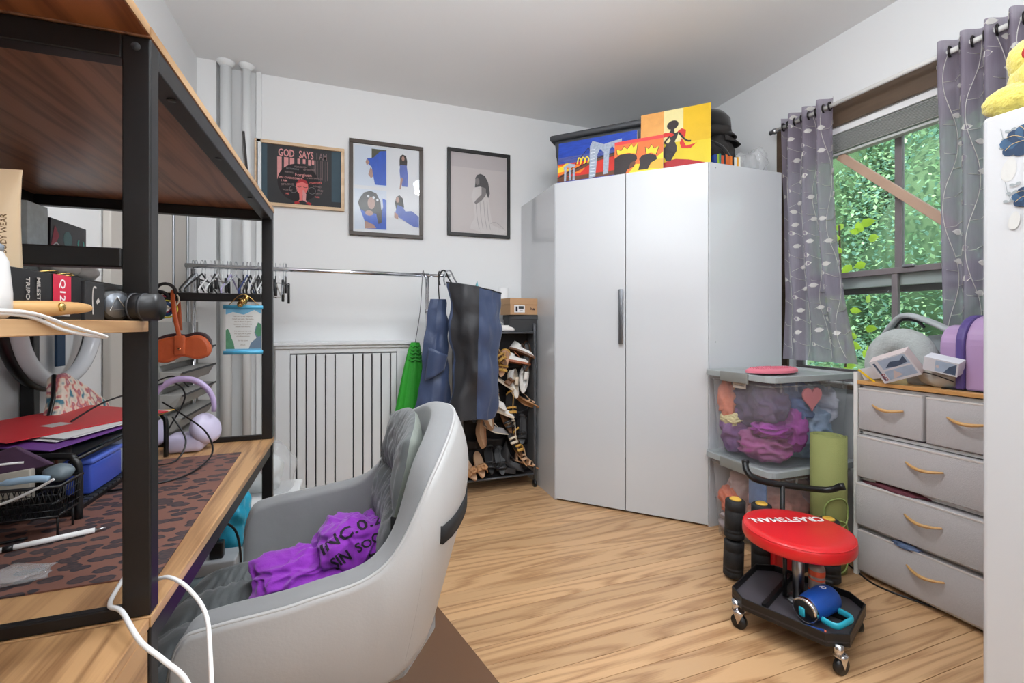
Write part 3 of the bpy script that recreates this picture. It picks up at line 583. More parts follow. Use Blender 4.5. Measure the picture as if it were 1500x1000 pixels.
# ================================================================ CURTAINS
tR = thing('curtain_rod', 'white curtain rod with dark finial ends across the window', 'curtain rod', (2.43, 1.45, 2.292))
b = MB(); b.cyl((2.43, .80, 2.292), (2.43, 2.035, 2.292), .011, n=16); b.build('rod', mat('rod_white', (222, 220, 216), .35), tR)
b = MB(); b.lathe([(0, 0), (.016, .004), (.018, .02), (.010, .03), (.014, .045), (0, .055)], (2.43, 2.035, 2.292), 16, Matrix.Rotation(R(-90), 3, 'X')); b.build('finial', STEEL, tR)
b = MB(); b.box((2.42, 2.002, 2.28), (2.512, 2.018, 2.292)); b.build('bracket', STEEL, tR)
CUR = mat('sheer_grey_purple', (178, 168, 184), .85, var=.25, vs=160, alpha=.86, transl=.6, stretch=(1, 1, .08)); EMB = mat('embroidery_silver', (222, 218, 214), .45, transl=.2)
def curtain(label, ytop0, ytop1, ybot0, ybot1, folds, zb, amp, xoff=None, seed=1, sweep=None):
    t = thing('curtain', label, 'curtain', (2.43, (ytop0+ytop1)/2, zb), 'grommet curtains at the window')
    def S(u, v):   # u across 0..1, v 0 top .. 1 bottom
        z = 2.345-(2.345-zb)*v; k = v**2.2
        y = ytop0+(ytop1-ytop0)*u; yb_ = ybot0+(ybot1-ybot0)*u; y = y*(1-k)+yb_*k
        x = 2.43+amp*(1-.25*v)*math.sin(u*folds*2*math.pi+.4*math.sin(v*5+seed))+.008*noise.noise(Vector((u*9, v*4, seed)))
        if sweep: x, y, z = sweep(x, y, z, u, v)
        return Vector((x, y, z))
    MB().grid(S, int(folds*18)+1, 44).build('cloth', CUR, t)
    gr = MB(); 
    for k in range(int(folds*2)+1):
        u = min(max(k/(folds*2), .03), .97); p = S(u, (2.345-2.292)/(2.345-zb)); p.z = 2.292
        yy = p.y; gr.tube([(2.43+.021*math.cos(a*math.pi/8), yy+.006*math.cos(a*math.pi/8), 2.292+.021*math.sin(a*math.pi/8)) for a in range(16)], .0045, 6, closed=True)
    gr.build('grommets', mat('dark_grommet', (48, 44, 44), .3, metal=.6), t)
    e = MB()
    rr = random.Random(seed)
    def pt(u, v, off=-.0025):
        u = min(max(u, .002), .998); v = min(max(v, 0), 1); p = S(u, v); du = S(min(u+.01, 1), v)-S(max(u-.01, 0), v); dv = S(u, min(v+.01, 1))-S(u, max(v-.01, 0)); n = du.cross(dv).normalized()
        return p+n*off, n
    span = abs(ytop1-ytop0)*1.9
    for q in range(int(folds*1.2)):
        uc = (q+.5)/int(folds*1.2)
        for off in (-.0022, .0022):
            path = [pt(uc+.045*math.sin(v*16+q*2), v, off)[0] for v in [i/70 for i in range(2, 70)]]; e.tube(path, .0014, 4)
            for i in range(22):
                v = .03+i*.0435+.01*(q % 2); sg = 1 if i % 2 else -1; u0 = uc+.045*math.sin(v*16+q*2); u1 = u0+sg*(.075/span*1.0); v1 = v-.018
                e.tube([pt(u0, v, off)[0], pt((u0+u1)/2, v-.004, off)[0], pt(u1, v1, off)[0]], .0011, 4)
                L_, Wd = .034/span, .014/(2.345-zb); du = sg*L_
                pts = [pt(u1, v1, off)[0], pt(u1+du*.35, v1-Wd*.9, off)[0], pt(u1+du*.75, v1-Wd*.9-.002, off)[0], pt(u1+du*1.25, v1-.004, off)[0], pt(u1+du*.8, v1+Wd*.7, off)[0], pt(u1+du*.3, v1+Wd*.7, off)[0]]
                e.add(pts, [(0, 1, 2, 3, 4, 5)], False)
    e.build('vine_embroidery', EMB, t, kind='stuff')
    return t
def swp(x, y, z, u, v):
    k = max(0, (v-.72)/.28)**1.6
    return x-.03*k, y-.02*k*(1-u), z
curtain('sheer grey curtain with silver vine, beside the white wardrobe', 1.705, 2.0, 1.575, 1.965, 3.5, .915, .030, seed=2, sweep=swp)
curtain('sheer grey curtain with silver vine, behind the purple case', .93, 1.235, .95, 1.215, 4, .90, .032, seed=5)

# ================================================================ CLEAR BINS
BIN = mat('clear_bin_plastic', (226, 230, 236), .18, alpha=.19); LID = mat('grey_lid', (158, 162, 162), .4); LATCH = mat('latch_grey', (134, 134, 130), .45)
def clearbin(label, z0, x0=1.822, x1=2.36, y0=1.555, y1=1.935, h=.42):
    t = thing('storage_bin', label, 'storage box', ((x0+x1)/2, (y0+y1)/2, z0), 'clear bins stacked beside the wardrobe')
    b = MB(); k = .022; w_ = .004
    def ring(o, z): 
        q = k*(1-(z-z0)/h)+o; r = .035; pts = []
        for cx, cy, a0 in ((x1-q-r, y1-q-r, 0), (x0+q+r, y1-q-r, 90), (x0+q+r, y0+q+r, 180), (x1-q-r, y0+q+r, 270)):
            for i in range(5): a = R(a0+i*22.5); pts.append((cx+r*math.cos(a), cy+r*math.sin(a), z))
        return pts
    n = 20; b.add(ring(0, z0)+ring(0, z0+h), [(i, (i+1) % n, n+(i+1) % n, n+i) for i in range(n)]+[list(range(n))[::-1]], True)
    b.build('bin_body', BIN, t)
    b = MB(); n = 20
    b.add(ring(-.004, z0+h-.035)+ring(-.008, z0+h-.035)+ring(-.008, z0+h-.03)+ring(-.004, z0+h-.03), [(j*n+i, j*n+(i+1) % n, ((j+1) % 4)*n+(i+1) % n, ((j+1) % 4)*n+i) for j in range(4) for i in range(n)], True); b.build('rim', BIN, t)
    b = MB()
    def lr(o, z):
        r = .04; pts = []
        for cx, cy, a0 in ((x1+o-r, y1+o-r, 0), (x0-o+r, y1+o-r, 90), (x0-o+r, y0-o+r, 180), (x1+o-r, y0-o+r, 270)):
            for i in range(5): a = R(a0+i*22.5); pts.append((cx+r*math.cos(a), cy+r*math.sin(a), z))
        return pts
    L_ = [lr(.008, z0+h-.012), lr(.024, z0+h-.012), lr(.022, z0+h+.016), lr(.010, z0+h+.018), lr(-.008, z0+h+.006)]
    vs = sum(L_, []); b.add(vs, [(j*n+i, j*n+(i+1) % n, (j+1)*n+(i+1) % n, (j+1)*n+i) for j in range(4) for i in range(n)]+[list(range(4*n, 5*n))], False)
    b.build('lid', LID, t, bevel=.002)
    for yy in (1.745,):
        b = MB(); b.rbox((x0-.034, yy-.085, z0+h-.030), (x0-.020, yy+.085, z0+h+.020), .004); b.build('latch', LATCH, t)
    b = MB()
    for px in (x0+.06, x0+.16, x1-.16, x1-.06): b.box((px, y0-.001, z0+h-.06), (px+.006, y0+.006, z0+h-.012))
    b.build('ribs', BIN, t)
    return t
clearbin('lower clear storage bin with grey lid standing on the floor', 0)
clearbin('upper clear storage bin with grey lid, full of purple clothes', .4385)
t = MB().box((1.8135, 1.69, .80), (1.8150, 1.77, .845)); o = t.build('tag_card', mat('paper_tag', (216, 206, 196), .7), None); tag(o, 'small cream paper tag on the side of the upper clear bin', 'tag')
b = MB(); b.M = frame((1.8133, 1.73, .823), (0, -1, 0), (0, 0, 1)); b.text('5-6', .016, Matrix.Translation((0, .009, 0))); b.text('winter clothes', .010, Matrix.Translation((0, -.008, 0))); b.M = Matrix(); b.build('lettering', mat('ink', (70, 60, 60), .7), o)
def ridged(c, r, seed, flat):
    bm = bmesh.new(); bmesh.ops.create_icosphere(bm, subdivisions=5, radius=1)
    for v in bm.verts:
        q = v.co.copy(); s_ = Vector((seed*1.7, seed*.9, 0))
        w1 = 1-2*abs(noise.noise(Vector((q.x*1.1, q.y*1.1, q.z*2.4))+s_+.6*noise.noise_vector(q*1.1+s_))); w2 = 1-2*abs(noise.noise(q*2.8+s_+.7*noise.noise_vector(q*1.8+s_)))
        d = .74+.24*w1+.12*w2; d = min(d, 1.05)
        v.co = Vector(c)+Vector((q.x*r[0], q.y*r[1], q.z*r[2]))*d
        if v.co.z < flat: v.co.z = flat
    b = MB(); b.bm(bm); return b
def clothes(label, c, r, col, seed, z0, amp=.18, name='folded_clothes'):
    m = mat('cloth_'+'_'.join(str(q) for q in col), col, .9, var=.35, vs=14, stretch=(1, 1, 3), bump=.6, bs=26)
    r = (min(r[0]*1.3, c[0]-1.842, 2.338-c[0]) if min(c[0]-1.842, 2.338-c[0]) > r[0]*.8 else r[0], min(r[1]*1.3, c[1]-1.572), min(r[2]*1.25, z0+.405-c[2])); o = ridged(c, r, seed, z0+.004).build(name, m); tag(o, label, 'clothes', 'clothes packed in the clear bins'); return o
U = .4385
clothes('dark plum garment in the upper bin, high at the left', (1.93, 1.66, U+.29), (.075, .085, .10), (84, 62, 104), 1, U)
clothes('charcoal purple garment in the upper bin behind the front corner', (1.985, 1.80, U+.27), (.09, .10, .11), (92, 76, 116), 2, U)
clothes('bright magenta garment in the upper bin, middle layer', (1.96, 1.66, U+.165), (.10, .085, .040), (150, 44, 150), 3, U)
clothes('orange garment in the upper bin by the wardrobe side', (1.875, 1.87, U+.28), (.035, .04, .10), (220, 130, 100), 4, U)
clothes('cream garment in the upper bin, low on the left side', (1.89, 1.85, U+.18), (.045, .05, .035), (226, 212, 160), 5, U)
clothes('rose purple garments in the bottom of the upper bin', (1.95, 1.71, U+.075), (.115, .135, .072), (160, 86, 138), 6, U)
clothes('blue denim garment in the upper bin, right half', (2.10, 1.68, U+.28), (.075, .09, .11), (82, 112, 168), 7, U)
clothes('pale blue crumpled fabric in the upper bin, right half', (2.20, 1.70, U+.15), (.12, .12, .14), (166, 186, 214), 8, U)
clothes('white printed fabric in the upper bin beside the drawers', (2.285, 1.72, U+.27), (.055, .12, .12), (206, 206, 222), 9, U)
clothes('lilac garment in the upper bin, middle of the front', (2.06, 1.63, U+.16), (.05, .05, .09), (172, 74, 168), 10, U)
clothes('white translucent wrapping bunched in the upper bin by the front corner', (2.25, 1.66, U+.07), (.08, .07, .07), (196, 200, 214), 31, U)
clothes('lilac white fabric at the back right of the upper bin', (2.24, 1.84, U+.20), (.09, .08, .18), (190, 184, 214), 32, U)
clothes('pale plum fabric at the back left of the upper bin', (1.96, 1.86, U+.13), (.09, .06, .12), (136, 96, 150), 33, U)
clothes('pale pink fabric at the back of the lower bin', (2.05, 1.85, .19), (.14, .07, .18), (206, 170, 166), 34, 0)
b = MB(); Fh = frame((2.10, 1.572, U+.325), (1, 0, 0), (0, 0, 1))
hp = []
for i in range(40):
    a = i/40*2*math.pi; hp.append((.0048*16*math.sin(a)**3*.82, .0048*(13*math.cos(a)-5*math.cos(2*a)-2*math.cos(3*a)-math.cos(4*a))*.82))
b.M = Fh; b.prism(hp, 0, .008); b.M = Matrix(); o = b.build('heart_cushion', mat('coral_heart', (238, 132, 140), .8, var=.1), None, bevel=.003); tag(o, 'coral pink felt heart inside the upper bin', 'heart')
clothes('peach garments in the lower bin, front half', (2.02, 1.69, .15), (.14, .11, .145), (206, 142, 128), 12, 0)
clothes('dusty rose garments in the lower bin, right half', (2.22, 1.72, .17), (.12, .14, .165), (196, 160, 158), 13, 0)
clothes('bright orange garment in the lower bin by the wardrobe', (1.88, 1.86, .19), (.035, .05, .06), (226, 120, 90), 14, 0)
clothes('grey patterned fabric in the bottom of the lower bin', (1.90, 1.83, .07), (.055, .08, .065), (170, 160, 166), 15, 0)
o = MB().rbox((1.842, 1.60, .24), (1.846, 1.70, .36), .001, 1).build('booklet', mat('booklet_blue', (90, 124, 178), .5, var=.5, vs=30), None); tag(o, 'blue and white leaflet inside the lower clear bin', 'booklet')
# pink scrubber on the lid
b = MB(); cx, cy, zz = 2.02, 1.72, U+.42+.0175
def fp(i, j):
    a = i*2*math.pi; r = j; x = .165*math.cos(a)*r; y = .070*math.sin(a)*r*(1-.22*math.cos(2*a)); return Vector((cx+x, cy+y, zz+.014+(.006 if r < .95 else -.002*(r-.9)*10)))
pk = thing('foot_scrubber', 'pink textured oval silicone mat lying on the upper bin lid', 'mat', (cx, cy, zz))
b.grid(fp, 40, 8, cu=True); b.grid(lambda i, j: fp(i, 1)+Vector((0, 0, -.012*j)), 40, 2, cu=True); b.build('pad', mat('pink_silicone', (224, 122, 138), .5), pk)
b = MB()
for i in range(-9, 10):
    for j in range(-3, 4):
        if (i*.0165/.165)**2+(j*.017/.062)**2 < .8: b.lathe([(.0032, 0), (.0022, .004), (0, .005)], (cx+i*.0155, cy+j*.0165, zz+.0195), 6)
b.build('bristles', mat('pink_silicone_dark', (202, 96, 116), .5), pk, kind='stuff')

# ================================================================ DRESSER
DF = mat('drawer_fabric', (186, 182, 182), .85, var=.07, vs=160, bump=.3, bs=300); DFR = mat('frame_white', (226, 224, 220), .4); DTOP = wood('dresser_top_wood', (222, 172, 112), (190, 138, 80), axis=1, freq=10, rings=4); HW = mat('handle_wood', (206, 160, 102), .4, var=.1)
ds = thing('dresser', 'beige fabric chest of five drawers with curved wooden handles', 'dresser', (2.29, 1.13, 0))
dx0, dx1, dy0, dy1 = 2.135, 2.47, .86, 1.395
MB().box((dx0-.012, dy0, .852), (dx1, dy1-.018, .868)).build('top_board', DTOP, ds, bevel=.002)
b = MB(); prof = [(dx0-.008, 0), (dx1, 0), (dx1, .86), (dx1-.03, .925), (dx0+.03, .925), (dx0-.008, .895)]
for ya, yb2 in ((dy1-.018, dy1),):
    vs = [(x, ya, z) for x, z in prof]+[(x, yb2, z) for x, z in prof]; n = len(prof)
    b.add(vs, [list(range(n)), list(range(n, 2*n))[::-1]]+[(i, n+i, n+(i+1) % n, (i+1) % n) for i in range(n)], False)
# open the side into a frame by building it as bars
b = MB(); yy0, yy1 = dy1-.018, dy1
b.box((dx0-.008, yy0, 0), (dx0+.012, yy1, .905)); b.box((dx1-.02, yy0, 0), (dx1, yy1, .905)); b.box((dx0+.012, yy0, .885), (dx1-.02, yy1, .905)); b.box((dx0+.012, yy0, .02), (dx1-.02, yy1, .04)); b.box((dx0+.012, yy0+.006, .04), (dx1-.02, yy0+.010, .885))
b.build('side_frame', DFR, ds, bevel=.003)
b = MB(); yy0, yy1 = dy0-.018, dy0
b.box((dx0-.008, yy0, 0), (dx0+.012, yy1, .905)); b.box((dx1-.02, yy0, 0), (dx1, yy1, .905)); b.box((dx0+.012, yy0, .885), (dx1-.02, yy1, .905)); b.box((dx0+.012, yy0+.006, .04), (dx1-.02, yy0+.010, .885)); b.build('side_frame', DFR, ds, bevel=.003)
b = MB()
for z in (.84, .638, .432, .222, .02): b.box((dx0+.01, dy0, z-.006), (dx0+.025, dy1-.018, z+.006)); b.box((dx0+.01, dy0, z-.004), (dx1-.005, dy0+.012, z+.004)); b.box((dx0+.01, dy1-.030, z-.004), (dx1-.005, dy1-.018, z+.004))
b.build('rails', DFR, ds)
MB().box((dx1-.012, dy0, .03), (dx1-.004, dy1-.018, .84)).build('back_panel', mat('dim_board', (120, 110, 102), .8), ds)
def drawer(y0, y1, z0, z1, x0, tilt=0, dark=None):
    b = MB(); b.rbox((x0, y0, z0), (dx1-.03, y1, z1-.012*0), .006, 2)
    d = b.build('drawer', DF, ds)
    MB().box((x0-.0015, y0+.002, z1-.008), (x0+.004, y1-.002, z1-.001)).build('top_seam', mat('seam_fabric', (206, 198, 192), .8), d, bevel=.001)
    yc = (y0+y1)/2; zc = (z0+z1)/2+.022; hl = .062 if y1-y0 > .3 else .058
    path = [(x0-.006-.024*math.cos(t*math.pi/2), yc+t*hl, zc-.010*math.cos(t*math.pi/2)+.003*t) for t in [i/8-1 for i in range(17)]]
    b = MB(); b.tube(path, [.0035+.0035*math.cos((i/8-1)*math.pi/2) for i in range(17)], 8); b.build('handle', HW, d)
drawer(1.132, dy1-.022, .652, .836, dx0-.010); drawer(dy0+.004, 1.122, .650, .834, dx0-.012)
drawer(dy0+.004, dy1-.022, .446, .628, dx0-.022); drawer(dy0+.004, dy1-.022, .236, .420, dx0-.030); drawer(dy0+.004, dy1-.022, .030, .212, dx0-.016)
o = MB().blob((2.128, 1.19, .215), (.016, .045, .015), .3, 12, 3, 5).build('cloth_scrap', mat('striped_cloth', (110, 130, 168), .7, var=.8, vs=90, stretch=(1, .3, 1))); tag(o, 'blue and white cloth scrap caught over the bottom drawer', 'cloth')
o = MB().blob((2.16, 1.24, .420), (.045, .12, .022), .3, 10, 3, 8).build('maroon_garment', mat('maroon_knit', (104, 52, 62), .9, bump=.5)); tag(o, 'maroon garment showing above the third row drawer', 'clothes')
b = MB(); b.tube(smoothpath([(2.20, 1.50, .005), (2.15, 1.40, .004), (2.11, 1.28, .004), (2.16, 1.12, .004), (2.22, 1.0, .004)]), .004, 6); tag(b.build('power_cable', BLACKP), 'black cable on the floor running under the dresser', 'cable')
o = MB().blob((2.2, 1.07, .008), (.035, .03, .008), .1, sub=2, flat=.0002).build('yellow_disc', mat('dull_yellow', (214, 186, 90), .6)); tag(o, 'small yellow thing lying on the floor under the dresser', 'toy')
# things on the dresser
Z = .8685
PLG = mat('plush_grey', (172, 176, 174), .95, var=.2, vs=30, bump=.8, bs=120, sheen=.3); GRF = mat('grey_nylon', (142, 148, 150), .7, bump=.3); BEI = mat('beige_canvas', (192, 186, 176), .85, bump=.3, var=.08)
t = thing('neck_pillow', 'grey plush travel pillow standing behind the printed box', 'pillow', (2.27, 1.30, Z))
pth = [(2.235+.02*math.sin(a), 1.275-.086*math.cos(a)*-1, Z+.062+.108*math.sin(a)) for a in [R(-25+i*230/20) for i in range(21)]]
b = MB(); b.tube(pth, [.040+.022*math.sin(math.pi*(i/20)) for i in range(21)], 18); b.blob(pth[0], (.042, .042, .04), 0, sub=2); b.blob(pth[-1], (.042, .042, .04), 0, sub=2)
for v in b.v: v.z = max(v.z, Z+.0006)
b.build('cushion', PLG, t)
t = thing('backpack', 'grey nylon backpack with an arched strap in front of the window', 'bag', (2.36, 1.20, Z))
b = MB(); b.blob((2.38, 1.19, Z+.10), (.075, .12, .105), .08, 6, 4, 2, flat=Z+.0006); b.build('body', GRF, t)
b = MB(); pt_ = smoothpath([(2.31, 1.375, Z+.20), (2.30, 1.30, Z+.285), (2.29, 1.20, Z+.262), (2.28, 1.10, Z+.205), (2.28, 1.02, Z+.13), (2.28, .99, Z+.07)], 8)
def strapgrid(path, w_, th, b, ax=(1, 0, 0)):
    for i in range(len(path)-1):
        pass
    A_ = Vector(ax)
    def f(i, j):
        k = min(int(i*(len(path)-1)), len(path)-1); a = j*2*math.pi; p = path[k]; tg = (path[min(k+1, len(path)-1)]-path[max(k-1, 0)]).normalized(); n_ = tg.cross(A_).normalized()
        return p+A_*(w_*math.cos(a))+n_*(th*math.sin(a))
    b.grid(f, len(path), 13)
strapgrid(pt_, .026, .012, b); b.build('shoulder_strap', mat('pale_grey_strap', (166, 170, 172), .7, bump=.2), t)
b = MB(); b.tube(smoothpath([(2.31, 1.335, Z+.235), (2.30, 1.30, Z+.268), (2.30, 1.245, Z+.262), (2.30, 1.22, Z+.235)]), .006, 8); b.build('top_loop', DARKG, t)
def obox(name, label, o, ux, uy, dims, m, cat='box', arts=None):
    t = thing(name, label, cat, tuple(o)); F = frame(o, ux, uy); b = MB(); b.M = F; b.box((0, 0, 0), dims); b.M = Matrix(); b.build('carton', m, t, bevel=.0015)
    return t, F
PRW = mat('print_white', (214, 214, 220), .5); PRP = mat('carton_pinkish', (208, 192, 190), .6); PRD = mat('print_slate', (70, 88, 112), .5, var=.4, vs=40); PRM = mat('print_maroon', (150, 60, 72), .5); PRB = mat('print_soft_blue', (166, 184, 206), .5, var=.2, vs=30)
ux = Vector((.10, -1, .42)).normalized(); uz_ = Vector((-.45, .30, .82)); uy = (uz_-ux*uz_.dot(ux)).normalized()
o0 = Vector((2.155, 1.27, Z+.020)); n0 = ux.cross(uy)
t, F = obox('gadget_box', 'printed white and pink carton leaning tilted on the plush pillow', o0, ux, uy, (.135, .105, .052), PRP)
A = Art(o0+n0*.052, ux, uy, .135, .105)
A.rect(0, 0, 1, 1, PRW).rect(.22, .55, .95, .95, PRB).poly([(.3, .6), (.5, .8), (.75, .75), (.9, .9), (.9, .62), (.6, .55)], PRD).rect(.06, .1, .12, .9, PRD).rect(.2, .1, .95, .48, PRB).poly([(.3, .1), (.45, .45), (.6, .2)], PRP)
A.text('CTO', .13, .25, .016, PRM, .0006, 90); A.text('PHONE MOUNT', .065, .5, .007, PRW, 0, 90)
A.build('printed_face', t)
ux2 = Vector((.1, -1, -.22)).normalized(); uy2 = Vector((-.3, .1, 1)); uy2 = (uy2-ux2*uy2.dot(ux2)).normalized(); o2 = Vector((2.165, 1.13, Z+.088))
t, F = obox('cosmetic_box', 'small white carton lying on the beige pouch', o2, ux2, uy2, (.105, .055, .05), PRW)
A = Art(o2+ux2.cross(uy2)*.05, ux2, uy2, .105, .055); A.rect(0, 0, 1, 1, PRW).rect(.35, .1, .95, .9, PRB).poly([(.6, .1), (.95, .1), (.95, .9), (.75, .6)], PRD).poly(ell(.42, .45, .05, .12, 10), PRP); A.build('printed_face', t)
t = thing('pouch', 'beige zipped pouch between the plush pillow and the purple case', 'bag', (2.24, 1.13, Z))
MB().blob((2.225, 1.105, Z+.042), (.07, .082, .046), .08, 6, 4, 12, flat=Z+.0006).build('body', BEI, t)
b = MB(); b.tube(smoothpath([(2.16, 1.165, Z+.06), (2.152, 1.11, Z+.052), (2.158, 1.05, Z+.030)]), .0022, 6); b.build('zip', DARKG, t)
PU = mat('mauve_shell', (178, 146, 186), .38, coat=.2); PU2 = mat('violet_band', (88, 70, 134), .45); PU3 = mat('plum_band', (136, 92, 150), .4)
t = thing('hard_case', 'mauve hard shell case with violet band beside the tall white cabinet', 'case', (2.30, .97, Z))
def arch(y0, y1, x0, x1, top, rr, m, nm, gr=0):
    # profile in x-z, extruded along y
    pts = [(x0, .0)]; 
    for i in range(9): a = R(180-i*11.25); pts.append((x0+rr+rr*math.cos(a), top-rr+rr*math.sin(a)))
    for i in range(9): a = R(90-i*11.25); pts.append((x1-rr+rr*math.cos(a), top-rr+rr*math.sin(a)))
    pts.append((x1, 0)); n = len(pts)
    vs = [(x, y0, Z+.002+z) for x, z in pts]+[(x, y1, Z+.002+z) for x, z in pts]
    MB().add(vs, [list(range(n)), list(range(n, 2*n))[::-1]]+[(i, n+i, n+(i+1) % n, (i+1) % n) for i in range(n)], False).build(nm, m, t, bevel=.008)
# shell ribs run over the case (seen from its side)
def arch2(x0, x1, y0, y1, top, rr, m, nm):
    pts = [(y1, .004)]
    for i in range(9): a = R(i*11.25); pts.append((y1-rr+rr*math.cos(a), top-rr+rr*math.sin(a)))
    for i in range(9): a = R(90+i*11.25); pts.append((y0+rr+rr*math.cos(a), top-rr+rr*math.sin(a)))
    pts.append((y0, .004)); n = len(pts)
    vs = [(x0, y, Z+z) for y, z in pts]+[(x1, y, Z+z) for y, z in pts]
    MB().add(vs, [list(range(n))[::-1], list(range(n, 2*n))]+[(i, (i+1) % n, n+(i+1) % n, n+i) for i in range(n)], False).build(nm, m, t, bevel=.006)
arch(1.050, 1.110, 2.185, 2.40, .245, .085, PU, 'end_shell'); arch(1.022, 1.050, 2.160, 2.42, .283, .115, PU2, 'band'); arch(.955, 1.022, 2.166, 2.415, .279, .112, PU, 'middle_shell'); arch(.930, .955, 2.158, 2.42, .285, .115, PU3, 'band'); arch(.870, .930, 2.166, 2.415, .279, .112, PU, 'near_shell')
MB().box((2.16, .885, Z+.0005), (2.38, 1.09, Z+.004)).build('base', BLACKP, t)
t = thing('paper_packet', 'white card with a yellow flap at the left corner of the dresser', 'paper', (2.16, 1.35, Z))
b = MB(); b.M = frame((2.140, 1.355, Z+.003), Vector((.1, -1, .25)).normalized(), Vector((-.3, .25, .9)).normalized()); b.box((0, 0, 0), (.062, .052, .003)); b.M = Matrix(); b.build('card', PRW, t)
b = MB(); b.M = frame((2.134, 1.35, Z+.003), Vector((.1, -1, -.2)).normalized(), Vector((-.2, .5, .9)).normalized()); b.add([(0, .05, .004), (.012, .06, .004), (.055, .0, .004), (.04, -.002, .004)], [(0, 1, 2, 3)]); b.M = Matrix(); b.build('flap', mat('paper_yellow', (240, 198, 40), .6), t, solid=.001)

# yoga mat roll
ym = thing('yoga_mat', 'rolled olive green exercise mat standing beside the dresser', 'mat', (2.062, 1.464, 0))
YM = mat('olive_foam', (142, 146, 88), .8, bump=.3, bs=200, var=.05); b = MB()
sp = []
for i in range(150):
    a = i/149*9.2*math.pi; r = .026+.0050*a/math.pi; sp.append((2.062+r*math.cos(a+2.0), 1.464+r*math.sin(a+2.0)))
vs = [(x, y, .002) for x, y in sp]+[(x, y, .610) for x, y in sp]; n = len(sp)
b.add(vs, [(i, i+1, n+i+1, n+i) for i in range(n-1)], True); b.build('roll', YM, ym, solid=.0044)
b = MB()
def onmat(s, z, r=.0758): a = R(-112)+s; return Vector((2.062+r*math.cos(a), 1.464+r*math.sin(a), z))
for k in range(3):
    cz = .28-.10*k
    b.tube([onmat(.75*math.cos(q*math.pi/16), cz+.065*math.sin(q*math.pi/16)) for q in range(32)], .0032, 5, closed=True)
b.build('circle_print', mat('light_olive', (160, 178, 104), .8), ym)

# tall white cabinet at right with decals
cx0, cy1, ct = 1.452, .655, 1.622
cb = thing('tall_cabinet', 'tall white cabinet with blue flower decals at the right edge', 'cabinet', (1.75, .36, 0))
CW = mat('cabinet_white', (204, 204, 206), .35)
MB().rbox((cx0+.022, .06, .03), (2.06, cy1, ct), .012, 4, False).build('body', CW, cb)
MB().rbox((cx0, .062, .05), (cx0+.021, cy1-.002, ct-.002), .010, 4, False).build('door', CW, cb)
for x, y in ((1.52, .12), (1.52, .6), (2.0, .12), (2.0, .6)): MB().cyl((x, y, 0), (x, y, .031), .02, n=12).build('foot', BLACKP, cb)
fB = mat('decal_blue', (52, 84, 116), .5, var=.4, vs=60); fB2 = mat('decal_deep_blue', (34, 58, 88), .5, var=.3, vs=60); fG = mat('decal_grey', (150, 156, 158), .6); fW = mat('decal_pale', (206, 204, 200), .6); fY = mat('decal_gold', (196, 170, 120), .5)
A = Art((cx0-.0003, cy1-.004, 1.30), (0, -1, 0), (0, 0, 1), .30, .30)
def petal(cx, cy, r, a, w_, m):
    c, s = math.cos(R(a)), math.sin(R(a)); pts = []
    for i in range(14):
        q = i/14*2*math.pi; x = r*(.5-.5*math.cos(q)); y = w_*math.sin(q)*(.6+.4*math.sin(q/2)); pts.append((cx+x*c-y*s, cy+x*s+y*c))
    A.poly(pts, m)
for cx, cy, sc in ((.27, .80, 1.0), (.30, .37, .75)):
    petal(cx-.10, cy-.10, .19*sc, 262, .05*sc, fW)
    for i in range(3):
        petal(cx-.14+.018*i, cy-.02+.06*i, .035, 160, .012, fG); petal(cx-.14+.018*i, cy-.02+.06*i, .035, 30, .012, fG)
    A.ribbon([(cx-.05, cy-.06), (cx-.13, cy+.0), (cx-.16, cy+.14)], .0007, fG)
    for i, (a, r) in enumerate(((200, .16), (170, .17), (140, .15), (110, .14), (80, .14), (50, .15), (20, .16), (-15, .16), (230, .12), (-50, .12))): petal(cx, cy-.01, r*sc, a, .055*sc, fB if i % 2 else fB2)
    for a in (190, 150, 110, 70, 30): A.ribbon([(cx, cy), (cx+.09*sc*math.cos(R(a)), cy+.09*sc*math.sin(R(a))+.01), (cx+.14*sc*math.cos(R(a+8)), cy+.14*sc*math.sin(R(a+8)))], .0006, fY)
    A.poly(ell(cx, cy, .022*sc, .022*sc, 10), fY)
o = A.build('flower_decal', cb, 'blue flower decals with grey leaves')
# plush toy on the cabinet
pt0 = thing('plush_toy', 'fuzzy yellow plush toy with a red patch on the tall white cabinet', 'toy', (1.545, .575, ct))
YP = mat('yellow_plush', (222, 206, 100), .95, var=.14, vs=40, bump=1, bs=160, sheen=.5)
b = MB(); b.blob((1.545, .575, ct+.075), (.070, .065, .075), .06, 8, 4, 3, flat=ct+.0006); b.build('body', YP, pt0)
MB().blob((1.492, .615, ct+.036), (.028, .055, .036), .05, 9, 4, 4, flat=ct+.0006).build('arm', YP, pt0)
MB().blob((1.60, .50, ct+.04), (.038, .062, .035), .06, 9, 3, 5, flat=ct+.0006).build('arm', YP, pt0)
MB().blob((1.525, .595, ct+.128), (.045, .042, .052), .05, 8, 3, 8).build('head', YP, pt0)
MB().blob((1.488, .582, ct+.130), (.015, .015, .018), .05, 8, 3, 9).build('red_patch', mat('red_felt', (176, 48, 40), .9), pt0)
